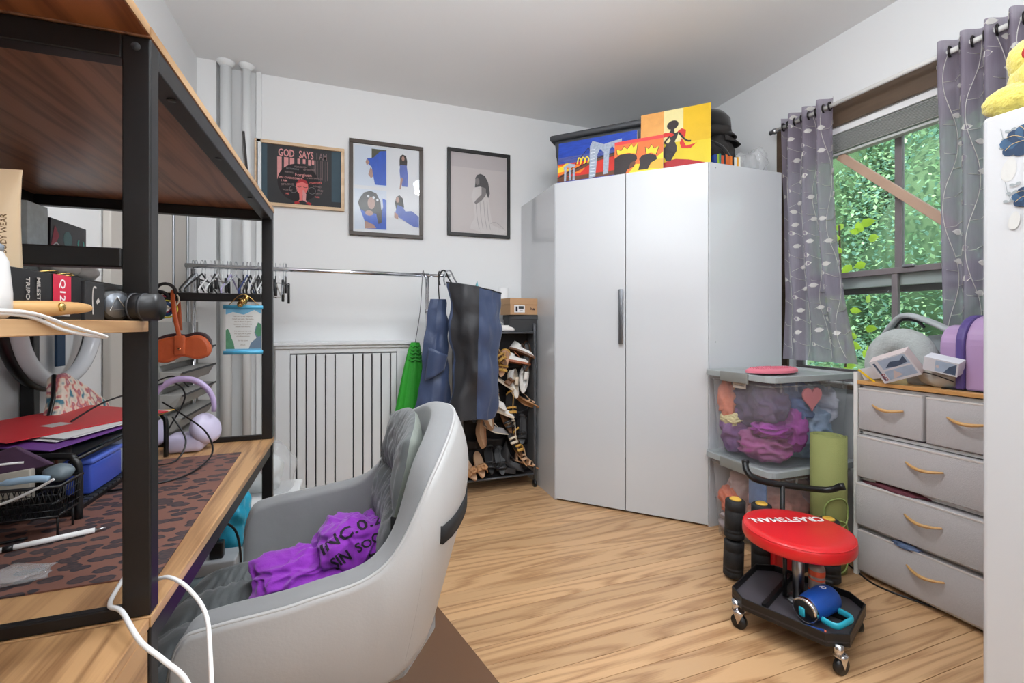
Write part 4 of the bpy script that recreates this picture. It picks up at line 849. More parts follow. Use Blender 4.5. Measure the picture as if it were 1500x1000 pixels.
# ================================================================ DESKS AND HUTCHES (left)
DX0, DX1 = XL+.006, -.24
def shelfunit(name, label, y0, y1, legs=True):
    return thing(name, label, 'desk', ((DX0+DX1)/2, (y0+y1)/2, 0))
fd = shelfunit('desk', 'far wooden desk with a black steel hutch and the leopard pad on it', .69, 1.65)
MB().box((DX0, .69, .736), (DX1, 1.652, .750)).build('desktop', DESKW, fd, bevel=.0015)
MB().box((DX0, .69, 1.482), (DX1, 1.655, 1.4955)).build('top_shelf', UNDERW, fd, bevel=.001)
MB().box((DX1, .69, 1.4825), (DX1+.0012, 1.655, 1.495)).build('shelf_edging', EDGEW, fd)
MB().box((DX1, .69, .7365), (DX1+.0012, 1.652, .7495)).build('desk_edging', EDGEW, fd)
pq = .030
for x0 in (DX1-pq, DX0):
    for y0 in (.692, 1.622):
        MB().box((x0, y0, .0), (x0+pq, y0+.026, .735)).build('leg', BLACKM, fd, bevel=.002)
        MB().box((x0, y0, .7505), (x0+pq, y0+.026, 1.4815)).build('post', BLACKM, fd, bevel=.002)
for y0 in (.692, 1.622):
    MB().box((DX0+pq, y0, 1.452), (DX1-pq, y0+.026, 1.4815)).build('cross_bar', BLACKM, fd, bevel=.002)
    MB().box((DX0+pq, y0, 1.190), (DX1-pq, y0+.026, 1.2145)).build('cross_bar', BLACKM, fd, bevel=.002)
    MB().box((DX0+pq, y0, .7505), (DX1-pq, y0+.012, .766)).build('foot_bar', BLACKM, fd, bevel=.002)
    MB().box((DX0+pq, y0, .70), (DX1-pq, y0+.026, .735)).build('apron', BLACKM, fd, bevel=.002)
for x0 in (DX1-pq, DX0):
    MB().box((x0, .718, 1.452), (x0+pq, 1.622, 1.4815)).build('long_bar', BLACKM, fd, bevel=.002)
    MB().box((x0+(0 if x0 == DX0 else .006), .718, .70), (x0+pq-(0 if x0 == DX0 else .004), 1.622, .735)).build('apron', BLACKM, fd, bevel=.002)
MB().box((DX0+pq, .75, 1.2145), (-.60, 1.615, 1.2265)).build('small_shelf', BLACKM, fd, bevel=.001)
for y0 in (.86, 1.30): MB().box((DX0+pq, y0, 1.190), (-.60, y0+.02, 1.2142)).build('shelf_support', BLACKM, fd)
for p in ((DX1-.015, .6915, 1.468), (-.40, .6915, 1.470)):
    MB().cyl(p, (p[0], p[1]-.0015, p[2]), .005, n=14).build('screw', DARKG, fd)
for y in (.80, 1.05, 1.35, 1.57): MB().cyl((DX1-.012, y, 1.4522), (DX1-.012, y, 1.4505), .006, n=12).build('screw', DARKG, fd)
nd = thing('desk', 'near wooden desk with shelves in the bottom left corner of the view', 'desk', (-.55, .2, 0))
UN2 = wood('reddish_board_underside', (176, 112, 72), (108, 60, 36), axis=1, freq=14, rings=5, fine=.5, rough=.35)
MB().box((DX0, -.40, .736), (DX1, .6875, .750)).build('desktop', DESKW, nd, bevel=.0015)
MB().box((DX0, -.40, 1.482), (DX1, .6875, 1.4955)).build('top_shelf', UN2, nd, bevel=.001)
MB().box((DX1, -.40, 1.4825), (DX1+.0012, .6875, 1.495)).build('shelf_edging', EDGEW, nd)
MB().box((DX0, -.40, 1.110), (DX1-.001, .6890, 1.1235)).build('middle_shelf', EDGEW, nd, bevel=.001)
MB().box((DX0+.02, -.38, .60), (DX1-.001, .6875, .7345)).build('drawer_front', DESKW, nd, bevel=.002)
MB().box((DX0+.02, -.38, .335), (DX1-.001, .6875, .596)).build('drawer_front', DESKW, nd, bevel=.002)
MB().box((DX0+.02, -.38, .07), (DX1-.001, .6875, .331)).build('drawer_front', DESKW, nd, bevel=.002)
MB().box((DX0+.04, -.36, 0), (DX1-.02, .67, .07)).build('plinth', BLACKM, nd)
for y0 in (-.40,):
    for x0 in (DX1-pq, DX0): MB().box((x0, y0, .7505), (x0+pq, y0+.026, 1.4815)).build('post', BLACKM, nd, bevel=.002)
MB().box((DX1-.028, .675, 1.124), (DX1-.002, .689, 1.1245)).build('corner_plate', DARKG, nd)
# leopard pad : procedural print on a thin pad
lp = bpy.data.materials.new('leopard_print'); lp.use_nodes = True; nt = lp.node_tree; N = nt.nodes; L = nt.links; bs = N['Principled BSDF']; bs.inputs['Roughness'].default_value = .6
tc = N.new('ShaderNodeTexCoord'); mp = N.new('ShaderNodeMapping'); mp.inputs['Scale'].default_value = (50, 72, 50); mp.inputs['Rotation'].default_value = (0, 0, .5)
ns = N.new('ShaderNodeTexNoise'); ns.inputs['Scale'].default_value = .9; ns.inputs['Detail'].default_value = 2; mxv = N.new('ShaderNodeMix'); mxv.data_type = 'VECTOR'; mxv.inputs[0].default_value = .40
vo = N.new('ShaderNodeTexVoronoi'); vo.inputs['Scale'].default_value = 1; vo.inputs['Randomness'].default_value = .8; rp = N.new('ShaderNodeValToRGB'); rp.color_ramp.interpolation = 'EASE'
L.new(tc.outputs['Object'], mp.inputs[0]); L.new(mp.outputs[0], ns.inputs['Vector']); L.new(mp.outputs[0], mxv.inputs[4]); L.new(ns.outputs['Color'], mxv.inputs[5]); L.new(mxv.outputs[1], vo.inputs['Vector'])
e = rp.color_ramp.elements; e[0].position = .0; e[0].color = lin((58, 50, 54)); e[1].position = .42; e[1].color = lin((50, 48, 54))
for p, c in ((.46, (126, 86, 74)), (.22, (78, 62, 62))):
    q = e.new(p); q.color = lin(c)
L.new(vo.outputs['Distance'], rp.inputs[0]); L.new(rp.outputs[0], bs.inputs['Base Color'])
b = MB(); b.prism([(-.267, .80), (-.298, 1.478), (-.72, 1.46), (-.72, .80)], .7503, .7525); o = b.build('desk_pad', lp, None, loc=(-.5, 1.1, .7503)); tag(o, 'leopard print desk pad in brown and black on the far desk', 'desk pad')
PZ = .7526
# pen
t = thing('pen', 'white slim pen lying on the leopard pad', 'pen', (-.48, .97, PZ))
a, c = Vector((-.56, .942, PZ+.005)), Vector((-.425, .992, PZ+.005)); 
MB().cyl(a, c, .0045, n=12).build('barrel', WHITEP, t); d = (c-a).normalized(); MB().cyl(c, c+d*.014, .003, .0018, 10).build('tip', STEEL, t); MB().cyl(a+d*.035, a+d*.047, .0048, n=12).build('dark_ring', BLACKP, t)
o = MB().blob((-.47, .855, PZ+.004), (.05, .032, .005), .3, 8, 3, 4, flat=PZ+.0002).build('plastic_sleeve', CLR, None); tag(o, 'small clear plastic sleeve on the near end of the leopard pad', 'bag')
# metal riser
MS = mat('black_mesh', (30, 30, 33), .5, alpha=.62); NV = mat('navy_metal', (30, 34, 46), .4)
rs = thing('desk_organizer', 'black metal mesh riser holding folders on the far desk', 'organizer', (-.64, 1.29, .7505))
for y, z0 in ((1.075, PZ), (1.50, PZ)):
    b = MB(); pth = smoothpath([(-.485, y, z0), (-.485, y, .84), (-.492, y+.002, .862), (-.515, y+.004, .872), (-.66, y+.006, .872), (-.82, y+.004, .872), (-.838, y, .85), (-.84, y, .7505)], 5); b.tube(pth, .0062, 10); b.build('tube_frame', BLACKP, rs)
MB().box((-.83, 1.08, .8655), (-.50, 1.495, .869)).build('top_deck', MS, rs)
MB().box((-.83, 1.08, .765), (-.55, 1.495, .768)).build('lower_deck', MS, rs)
b = MB(); b.tube([(-.50, 1.08, .8585), (-.50, 1.495, .8585)], .004, 8); b.tube([(-.55, 1.08, .768), (-.55, 1.495, .768)], .003, 8); b.build('rails', BLACKP, rs)
b = MB()
for k in range(22): yy = 1.09+k*.0188; b.box((-.552, yy, .768), (-.5505, yy+.002, .80))
b.box((-.552, 1.085, .80), (-.5495, 1.495, .803)); b.build('side_lattice', BLACKP, rs)
# basket
bk = thing('mesh_basket', 'black wire mesh basket of gadgets in front of the riser', 'basket', (-.54, 1.01, .7505))
def rectloop(x0, x1, y0, y1, z): return [(x0, y0, z), (x1, y0, z), (x1, y1, z), (x0, y1, z)]
b = MB(); b.tube(rectloop(-.645, -.470, .985, 1.055, .842), .003, 6, closed=True); b.tube(rectloop(-.64, -.475, .99, 1.05, .790), .002, 6, closed=True); b.build('rim', BLACKP, bk)
b = MB()
for k in range(24):
    x = -.64+k*.0072; b.tube([(x, .985, .842), (x+.012, .99, .79)], .0007, 3); b.tube([(x+.012, .985, .842), (x, .99, .79)], .0007, 3)
for k in range(9):
    y = .99+k*.0075; b.tube([(-.470, y, .842), (-.475, y, .79)], .0007, 3)
for z in (.802, .815, .828): b.tube([(-.642, .986, z), (-.472, .986, z), (-.472, 1.05, z)], .0007, 3)
b.box((-.64, .99, .789), (-.475, 1.05, .7905)); b.build('wire_mesh', BLACKP, bk)
for x, y in ((-.635, 1.0), (-.48, 1.0), (-.635, 1.045), (-.48, 1.045)): b = MB(); b.cyl((x, y, PZ), (x, y, .79), .002, n=6); b.build('foot', BLACKP, bk)
t = thing('adapter', 'beige rectangular adapter lying in the mesh basket', 'adapter', (-.57, 1.02, .791)); b = MB(); b.M = frame((-.615, 1.035, .80), (1, .1, .12), (-.1, .2, 1)); b.rbox((0, 0, 0), (.085, .052, .018), .003); b.M = Matrix(); b.build('case', mat('beige_plastic', (178, 172, 160), .5), t)
t = thing('toothbrush_holder', 'light blue slim plastic handle in the mesh basket', 'tool', (-.53, 1.0, .84)); b = MB(); b.tube(smoothpath([(-.588, .994, .846), (-.55, .994, .853), (-.51, .994, .856), (-.49, .996, .853)]), [.003]*7+[.006]*8+[.006]*4, 8); b.build('handle', mat('light_blue_plastic', (168, 200, 226), .4), t)
b = MB(); b.tube(smoothpath([(-.66, .985, .86), (-.625, .98, .878), (-.60, .978, .866), (-.597, .976, .838), (-.575, .974, .822), (-.54, .974, .825), (-.50, .974, .842), (-.473, .975, .858)], 7), .0022, 8); b.tube(smoothpath([(-.598, .976, .842), (-.592, .976, .868), (-.57, .978, .884), (-.545, .99, .886), (-.525, 1.0, .884)], 6), .002, 8); tag(b.build('charging_cable', WHITEP), 'white charging cable looping over the mesh basket', 'cable')
o = MB().blob((-.495, 1.035, .853), (.022, .02, .016), .05, 6, 3, 2).build('mouse', mat('grey_blue_plastic', (110, 124, 132), .4), None); tag(o, 'small grey blue rounded gadget at the corner of the mesh basket', 'mouse')
# keyboard
kb = thing('keyboard', 'black keyboard pushed against the riser on the desk pad', 'keyboard', (-.53, 1.2, PZ))
b = MB(); b.M = frame((-.640, .985, PZ), (.18, 1, 0), (-1, .18, 0)); b.M = frame((-.512, 1.09, PZ), (0, 1, 0), (-1, 0, 0)); b.rbox((0, -.012, 0), (.38, .025, .012), .003); b.M = Matrix(); b.build('case', BLACKP, kb)
b = MB()
for i in range(19):
    for j in range(2): b.box((-.5125+j*.016-.012, 1.098+i*.0192, PZ+.012), (-.5005+j*.016-.012, 1.113+i*.0192, PZ+.016))
b.build('keys', DARKG, kb, kind='stuff')
# folders
def sheet(name, label, pts, z, th, m, cat='folder', grp=None, parts=None):
    b = MB(); b.prism(pts, z, z+th); o = b.build(name, m, None, bevel=.0006); return tag(o, label, cat, grp)
RED = mat('red_card', (206, 34, 44), .45); PUR = mat('purple_card', (118, 66, 150), .5); YEL = mat('yellow_card', (238, 190, 92), .5); PAP = mat('paper_white', (230, 228, 228), .7)
sheet('folder', 'purple folder under the papers on the riser', [(-.80, 1.24), (-.535, 1.09), (-.470, 1.40), (-.72, 1.56)], .8725+.0065, .0025, PUR)
sheet('folder', 'yellow folder under the papers on the riser', [(-.70, 1.30), (-.480, 1.30), (-.462, 1.49), (-.70, 1.50)], .8818, .0015, YEL)
for i, (lb, dx) in enumerate((('white paper sheet second from the top of the riser pile', 0), ('white paper sheet in the middle of the riser pile', .012), ('white paper sheet lowest in the riser pile', -.008))):
    sheet('paper_sheet', lb, [(-.78+dx, 1.30), (-.545+dx, 1.155+dx), (-.463+dx*.5, 1.44+dx), (-.70+dx, 1.58)], .8880-.0018*i, .0009, PAP, 'paper', 'papers on the riser')
rf = thing('folder', 'bright red folder on top of the pile on the riser', 'folder', (-.63, 1.36, .8892))
b = MB(); b.prism([(-.83, 1.30), (-.625, 1.14), (-.452, 1.415), (-.70, 1.60)], .8896, .8916); b.build('cover', RED, rf, bevel=.0006)
b = MB(); b.prism([(-.655, 1.30), (-.622, 1.275), (-.602, 1.31), (-.636, 1.335)], .8917, .8922); b.build('label_sticker', mat('silver_sticker', (196, 190, 186), .4), rf)
o = MB().rbox((-.60, 1.20, .7695), (-.555, 1.34, .80), .003).build('notebook', mat('navy_cover', (36, 42, 66), .5), None); tag(o, 'dark navy notebook inside the riser', 'notebook')
pbx = thing('pencil_box', 'clear blue plastic pencil box under the folders in the riser', 'box', (-.53, 1.25, .77))
MB().rbox((-.547, 1.16, .7705), (-.502, 1.29, .832), .006).build('body', mat('clear_blue_plastic', (66, 92, 196), .2, alpha=.85), pbx); MB().rbox((-.550, 1.157, .832), (-.499, 1.293, .842), .004).build('lid', mat('clear_blue_lid', (90, 116, 214), .15, alpha=.9), pbx)
o = MB().rbox((-.548, 1.31, .7705), (-.50, 1.325, .860), .002, 1).build('form_pad', mat('printed_form', (186, 196, 214), .6, var=.2, vs=90, stretch=(1, 1, 5)), None); tag(o, 'upright printed form pad at the far side of the pencil box', 'paper')
o = MB().rbox((-.60, 1.30, .805), (-.565, 1.48, .85), .002, 1).build('teal_box', mat('teal_card', (30, 110, 116), .5), None); tag(o, 'teal carton deep inside the riser', 'box')
b = MB(); b.M = frame((-.585, 1.062, .845), (1, .0, .25), (-.5, .15, .8)); b.prism([(0, 0), (.075, 0), (.045, .052), (.01, .048)], 0, .012); b.M = Matrix(); o = b.build('cloth_wallet', mat('plum_fabric', (84, 58, 84), .8, var=.3, vs=50, stretch=(1, 6, 1)), None, bevel=.003); tag(o, 'plum fabric wallet leaning behind the gadgets in the basket', 'wallet')
# floral pouch, cables, headset
FLO = bpy.data.materials.new('floral_print'); FLO.use_nodes = True; nt = FLO.node_tree; N = nt.nodes; L = nt.links; bs = N['Principled BSDF']; bs.inputs['Roughness'].default_value = .6
tc = N.new('ShaderNodeTexCoord'); nz = N.new('ShaderNodeTexNoise'); nz.inputs['Scale'].default_value = 42; nz.inputs['Detail'].default_value = 1; rp = N.new('ShaderNodeValToRGB'); L.new(tc.outputs['Object'], nz.inputs['Vector']); L.new(nz.outputs[0], rp.inputs[0]); L.new(rp.outputs[0], bs.inputs['Base Color'])
e = rp.color_ramp.elements; e[0].position = .30; e[0].color = lin((70, 130, 150)); e[1].position = .75; e[1].color = lin((238, 224, 206))
for p, c in ((.40, (226, 216, 200)), (.50, (240, 226, 210)), (.56, (226, 150, 130)), (.62, (182, 100, 122))): q = e.new(p); q.color = lin(c)
t = thing('pouch', 'floral cosmetic pouch leaning on the wall behind the red folder', 'bag', (-.73, 1.58, .751))
b = MB(); Fp = frame((-.70, 1.435, .852), (0, 1, 0), (-.25, 0, 1)); b.M = Fp; b.prism([(0, -.09), (.0, .03), (.045, .078), (.075, .135), (.10, .14), (.20, .075), (.26, .03), (.26, -.09)], -.018, .018); b.M = Matrix(); b.build('body', FLO, t, bevel=.008)
b = MB(); b.M = Fp; b.tube([(-.004, .0, 0), (.0, .03, 0), (.045, .078, 0), (.078, .138, 0)], .005, 8); b.M = Matrix(); b.build('zip_edge', BLACKP, t)
ctg = thing('cable_tangle', 'tangle of thin black cables over the far end of the riser', 'cable', (-.5, 1.4, PZ))
def cable(*a, r=.0024): b = MB(); b.tube(smoothpath(list(a)), r, 6); b.build('cable', BLACKP, ctg)
cable((-.60, 1.30, .898), (-.58, 1.40, .925), (-.55, 1.52, .935), (-.49, 1.56, .95), (-.47, 1.60, .90), (-.52, 1.62, .80))
cable((-.60, 1.62, .80), (-.57, 1.60, .92), (-.50, 1.59, .965), (-.46, 1.60, .93))
cable((-.50, 1.52, .90), (-.44, 1.50, .86), (-.38, 1.46, .82), (-.35, 1.40, .775), (-.37, 1.30, PZ+.003), (-.42, 1.24, PZ+.003), (-.50, 1.22, PZ+.003))
cable((-.47, 1.50, .86), (-.43, 1.47, .80), (-.44, 1.42, PZ+.004), (-.50, 1.40, PZ+.003))
cable((-.52, 1.00, PZ+.003), (-.60, .98, PZ+.003), (-.70, 1.02, PZ+.003))
LIL = mat('lilac_plastic', (192, 172, 214), .4); LIL2 = mat('pale_lilac', (208, 200, 226), .4)
t = thing('headphones', 'lilac headphones standing at the far end of the desk pad', 'headphones', (-.46, 1.56, .7505))
b = MB(); b.tube([(-.462+.078*math.cos(R(a)), 1.555, .875+.085*math.sin(R(a))) for a in range(-10, 200, 8)], [.006+.003*math.sin(i/26*math.pi) for i in range(27)], 10); b.build('headband', LIL, t)
for x in (-.540, -.405): b = MB(); b.lathe([(0, -.02), (.036, -.02), (.045, -.006), (.045, .008), (.034, .02), (0, .021)], (x, 1.555, .812), 28, Matrix.Rotation(R(62), 3, 'Y')@Matrix.Rotation(R(28), 3, 'X'), True); b.build('ear_cup', LIL2, t)
MB().rbox((-.50, 1.52, .7508), (-.405, 1.60, .800), .015).build('charging_case', LIL2, t)
# ring light
t = thing('ring_light', 'white ring light with black rim leaning against the left wall', 'lamp', (-.81, 1.71, .9))
b = MB(); b.tube([(-.815, 1.71+.19*math.cos(i/24*math.pi), 1.14+.19*math.sin(i/24*math.pi)) for i in range(48)], .021, 12, closed=True); b.build('ring', mat('ring_diffuser', (214, 216, 220), .25), t)
b = MB(); b.tube([(-.833, 1.705+.205*math.cos(i/24*math.pi), 1.14+.205*math.sin(i/24*math.pi)) for i in range(48)], .0135, 10, closed=True); b.build('rear_rim', BLACKP, t)
b = MB(); b.cyl((-.835, 1.72, .72), (-.835, 1.72, .95), .009, n=12); b.build('stem', BLACKP, t)
o = MB().box((-.845, 1.745, .99), (-.838, 1.785, 1.12)).build('blue_strip', mat('deep_blue_fabric', (26, 58, 88), .6)); tag(o, 'dark blue strap hanging on the wall through the ring light', 'strap')
# door organizer
OG = mat('organizer_grey', (158, 156, 152), .8, var=.1, bump=.3)
t = thing('hanging_organizer', 'grey fabric pocket organizer hung on the folding door', 'organizer', (XL+.05, 2.75, .55))
MB().box((XL+.036, 2.46, .45), (XL+.042, 3.02, 1.13)).build('backing', OG, t)
for k in range(6):
    z = 1.00-.105*k; b = MB(); x0 = XL+.043; vs = [(x0, 2.47, z-.075), (x0, 3.01, z-.075), (x0+.055, 3.00, z-.06), (x0+.055, 2.48, z-.06), (x0, 2.47, z+.005), (x0, 3.01, z+.005), (x0+.085, 3.01, z+.0), (x0+.085, 2.47, z+.0)]
    b.add(vs, [(0, 1, 2, 3), (0, 3, 7, 4), (1, 5, 6, 2), (3, 2, 6, 7), (4, 7, 6, 5)], False); b.build('pocket', OG, t, bevel=.003)
    MB().box((x0+.088, 2.468, z-.008), (x0+.089, 3.012, z+.002)).build('piping', DARKG, t)
MB().cyl((XL+.043, 2.93, 1.09), (XL+.048, 2.93, 1.09), .012, n=16).build('snap', BLACKP, t)
# items on the little shelf of the far hutch and the board of the near one
ZS = 1.2268
FL2 = mat('floral_carton', (206, 218, 222), .6, var=.25, vs=60)
t = thing('carton', 'tall pale floral carton standing on the small hutch shelf', 'box', (-.72, 1.39, ZS)); MB().box((-.77, 1.355, ZS), (-.705, 1.43, 1.405)).build('box', FL2, t, bevel=.001)
MB().box((-.79, 1.30, ZS), (-.772, 1.42, 1.445)).build('rear_card', FL2, t, bevel=.001)
t = thing('gift_box', 'dark patterned carton with teal lettering on the small hutch shelf', 'box', (-.74, 1.53, ZS)); MB().box((-.80, 1.44, ZS), (-.705, 1.60, 1.385)).build('box', mat('dark_carton', (40, 38, 44), .4), t, bevel=.001)
A = Art((-.7047, 1.44, ZS), (0, 1, 0), (0, 0, 1), .16, .158); tl = mat('teal_print', (80, 190, 180), .4); A.poly(ell(.45, .72, .12, .14, 20), mat('dusty_teal', (86, 130, 134), .5)); A.text('THIC', .84, .45, .045, tl, .001, 90); A.poly([(.0, .55), (.1, .9), (.22, .75), (.12, .6)], mat('print_raspberry', (170, 40, 66), .5))
for k in range(4): A.ribbon([(.03, .25+.1*k), (.15, .32+.1*k), (.28, .22+.1*k)], .0015, PAP)
A.build('printed_face', t)
t = thing('sleep_mask', 'pale grey padded eye massager on the small hutch shelf', 'massager', (-.63, 1.38, ZS)); b = MB(); b.blob((-.635, 1.33, ZS+.024), (.03, .055, .026), .04, 6, 4, 1, flat=ZS+.0004); b.blob((-.635, 1.42, ZS+.022), (.03, .05, .024), .04, 6, 4, 2, flat=ZS+.0004); b.build('shell', mat('pale_grey_gloss', (186, 186, 184), .3), t)
BZ = 1.1238
t = thing('lotion_tube', 'large tan squeeze tube standing at the left edge on the shelf board', 'tube', (-.325, .548, BZ))
b = MB()
def tubef(i, j):
    a = i*2*math.pi; k = j**1.5; rx = .026*(1-k)+.034*k; ry = .026*(1-k)+.0012*k
    if j > .965: rx = .034
    return Vector((-.318+rx*math.cos(a)*.94+ry*math.sin(a)*.33, .548+ry*math.sin(a)*.94-rx*math.cos(a)*.33*.4, BZ+.012+.126*j))
b.grid(tubef, 36, 16, cu=True); b.build('tube_body', mat('tan_gloss', (212, 186, 152), .3), t)
MB().lathe([(.0, 0), (.024, 0), (.025, .013), (.0, .013)], (-.318, .548, BZ), 24).build('screw_cap', mat('cream_plastic', (236, 216, 186), .35), t)
b = MB(); inkb = mat('brown_ink', (120, 92, 60), .6); Ft = frame((-.3, .521, BZ+.075), (.0, 0, 1), (-1, .0, 0)); b.M = Ft; b.text('LOTION', .019, Matrix(), .0002); b.text('BODY WEAR', .006, Matrix.Translation((0, -.013, 0))); b.M = Matrix(); b.build('lettering', inkb, t)
t = thing('bottle', 'squat white bottle with silver collar at the left edge on the shelf board', 'bottle', (-.292, .458, BZ))
MB().lathe([(0, 0), (.030, 0), (.034, .004), (.034, .02), (.032, .045), (.029, .052), (0, .052)], (-.282, .452, BZ), 36).build('body', mat('milky_plastic', (236, 234, 232), .25), t); MB().lathe([(.029, .052), (.0295, .057), (.026, .060), (0, .061)], (-.282, .452, BZ), 36).build('collar', mat('silver_blue', (184, 196, 208), .25, metal=.5), t)
t = thing('wooden_brush', 'small wooden handled brush with a metal rivet on the shelf board', 'brush', (-.25, .53, BZ)); b = MB(); b.tube(smoothpath([(-.262, .452, BZ+.0085), (-.253, .50, BZ+.009), (-.250, .54, BZ+.011), (-.251, .575, BZ+.012)]), [.0045, .005, .0055, .006, .0065, .0068, .007, .007, .007, .0068, .0065, .006, .006, .0055, .0055, .005, .0045, .004, .003], 12); b.build('handle', HW, t); MB().blob((-.2445, .515, BZ+.011), (.003, .004, .004), sub=2).build('rivet', GOLD, t)
t = thing('gadget_carton', 'long black tripod carton with a red number panel on the shelf board', 'box', (-.29, .52, BZ)); MB().box((-.335, .470, BZ), (-.264, .590, BZ+.0435)).build('box', BLACKP, t, bevel=.0008)
A = Art((-.2637, .470, BZ), (0, 1, 0), (0, 0, 1), .12, .0435); rp_ = mat('raspberry_panel', (206, 30, 66), .4); lt = mat('pale_ink', (196, 190, 184), .5)
A.rect(.60, .32, .84, .99, rp_).text('Q12', .72, .66, .012, PAP, .0002, -90).rect(.64, .08, .82, .27, lt)
A.text('MILESTICK', .42, .5, .0068, lt, .0001, -90).text('TRIPOD', .30, .55, .0072, lt, .0001, -90).build('printed_face', t)
t = thing('gadget_carton', 'small black carton with a pale hook picture beside the long carton', 'box', (-.29, .61, BZ)); MB().box((-.328, .593, BZ), (-.262, .632, BZ+.041)).build('box', mat('charcoal_card', (44, 44, 46), .5), t, bevel=.0008)
A = Art((-.2617, .593, BZ), (0, 1, 0), (0, 0, 1), .039, .041); A.ribbon([(.35, .15), (.33, .6), (.38, .85), (.52, .86)], .001, lt).poly([(.5, .5), (.62, .6), (.7, .5), (.55, .42)], lt); A.build('printed_face', t)
t = thing('gadget_carton', 'black carton with a metallic square at the left on the shelf board', 'box', (-.40, .53, BZ)); MB().box((-.45, .46, BZ), (-.36, .58, BZ+.046)).build('box', BLACKP, t, bevel=.0008); MB().rbox((-.3605, .50, BZ+.012), (-.357, .53, BZ+.034), .002).build('metal_square', STEEL, t)
for nm, lb, p0, p1, m in (('carton', 'small mint green carton behind the black cartons', (-.50, .60, BZ), (-.43, .72-.04, BZ+.056), mat('mint_card', (150, 196, 176), .6)), ('carton', 'white floral carton behind the black cartons on the board', (-.62, .56, BZ), (-.52, .68, BZ+.066), FL2), ('carton', 'flat white carton under the cross bar at the back of the board', (-.76, .50, BZ), (-.66, .68, BZ+.06), PRW)):
    o = MB().box(p0, p1).build(nm, m, None, bevel=.001); tag(o, lb, 'box')
t = thing('sunglasses', 'gold rimmed sunglasses resting on the small black carton', 'glasses', (-.30, .61, BZ+.0415)); b = MB()
for yy in (.600, .625): b.tube([(-.30+.011*math.cos(a*math.pi/8), yy+.011*math.sin(a*math.pi/8), BZ+.047+.004*math.cos(a*math.pi/8)) for a in range(16)], .0008, 5, closed=True)
b.tube([(-.29, .590, BZ+.05), (-.33, .592, BZ+.044)], .0009, 5); b.tube([(-.29, .634, BZ+.05), (-.33, .634, BZ+.044)], .0009, 5); b.build('frame', GOLD, t)
t = thing('black_jar', 'black cylindrical jar with a triangle on its silver cap, end of the shelf board', 'jar', (-.285, .66, BZ)); ax = Vector((-.85, .52, 0)).normalized(); c0 = Vector((-.258, .650, BZ+.0175))
MB().cyl(c0, c0+ax*.04, .0172, n=28).build('body', BLACKP, t); MB().cyl(c0-ax*.001, c0+ax*.004, .0145, n=28).build('cap', mat('gunmetal', (104, 108, 114), .3, metal=.7), t)
b = MB(); v1 = Vector((0, 0, 1)); v2 = ax.cross(v1); tri = [c0-ax*.0015+v2*(.010*math.cos(R(a)))+v1*(.010*math.sin(R(a))) for a in (95, 215, 335)]; b.tube(tri, .0006, 5, closed=True); b.build('triangle_mark', lt, t)
t = thing('round_case', 'black ridged round case jutting past the end of the shelf board', 'case', (-.24, .68, BZ)); c1 = Vector((-.274, .676, BZ+.0165)); a1 = Vector((.98, -.18, 0)).normalized(); MB().cyl(c1, c1+a1*.052, .0165, n=28).build('body', BLACKP, t)
for k in (.012, .024, .036): MB().tube([c1+a1*k, c1+a1*(k+.003)], .0171, 28).build('ridge', DARKG, t)
b = MB(); b.tube(smoothpath([(-.262, .40, BZ+.006), (-.246, .437, BZ+.006), (-.2385, .467, BZ+.004), (-.2355, .509, 1.118), (-.232, .556, 1.1085), (-.2335, .563, 1.1065), (-.2365, .54, 1.109), (-.2375, .50, 1.115), (-.242, .458, BZ+.003), (-.256, .40, BZ+.003)], 6), .0016, 8); tag(b.build('charging_cable', WHITEP), 'thin white cable lying over the front of the shelf board', 'cable')
b = MB(); b.tube(smoothpath([(-.30, .84, PZ+.003), (-.262, .76, .765), (-.232, .728, .778), (-.205, .705, .772), (-.178, .679, .75), (-.163, .642, .725), (-.152, .60, .66), (-.16, .57, .55), (-.19, .56, .44)], 8), .0026, 10); b.tube(smoothpath([(-.30, .775, PZ+.012), (-.285, .70, .7695), (-.262, .672, .772), (-.225, .62, .762), (-.196, .599, .748), (-.171, .592, .720), (-.155, .585, .66), (-.17, .57, .56), (-.20, .56, .45)], 8), .0028, 10); tag(b.build('power_cable', WHITEP), 'white cable pair hanging over the desk front by the steel post', 'cable')
# hanging from the far cross bar
OR = mat('orange_leather', (196, 92, 48), .45, var=.12, vs=30, bump=.3)
t = thing('glasses_case', 'orange leather glasses case hanging by its strap from the hutch', 'case', (-.475, 1.60, 1.0))
cs = [(-.548, -.006), (-.540, .028), (-.50, .042), (-.47, .038), (-.44, .046), (-.415, .036), (-.402, .008), (-.41, -.018), (-.44, -.026), (-.475, -.018), (-.51, -.035), (-.54, -.030)]
cp = [(p.x, p.y) for p in smoothpath([(x, z, 0) for x, z in cs+[cs[0]]], 4)[:-1]]
b = MB(); b.M = Matrix(((1, 0, 0, 0), (0, 0, 1, 1.585), (0, 1, 0, 1.04), (0, 0, 0, 1))); b.prism([(x+.0, z) for x, z in cp], 0, .028); b.M = Matrix(); b.build('body', OR, t, bevel=.008)
b = MB(); b.M = Matrix(((1, 0, 0, 0), (0, 0, 1, 1.592), (0, 1, 0, 1.048), (0, 0, 0, 1))); b.prism([(x*.96-.018, z*.9+.006) for x, z in cp], .006, .03); b.M = Matrix(); b.build('dark_lining', mat('dark_wine', (54, 30, 34), .5), t, bevel=.004)
b = MB(); b.rbox((-.492, 1.578, 1.028), (-.464, 1.586, 1.085), .004); b.build('flap', OR, t); MB().blob((-.478, 1.577, 1.045), (.005, .003, .005), sub=2).build('stud', mat('copper', (220, 150, 110), .25, metal=1), t)
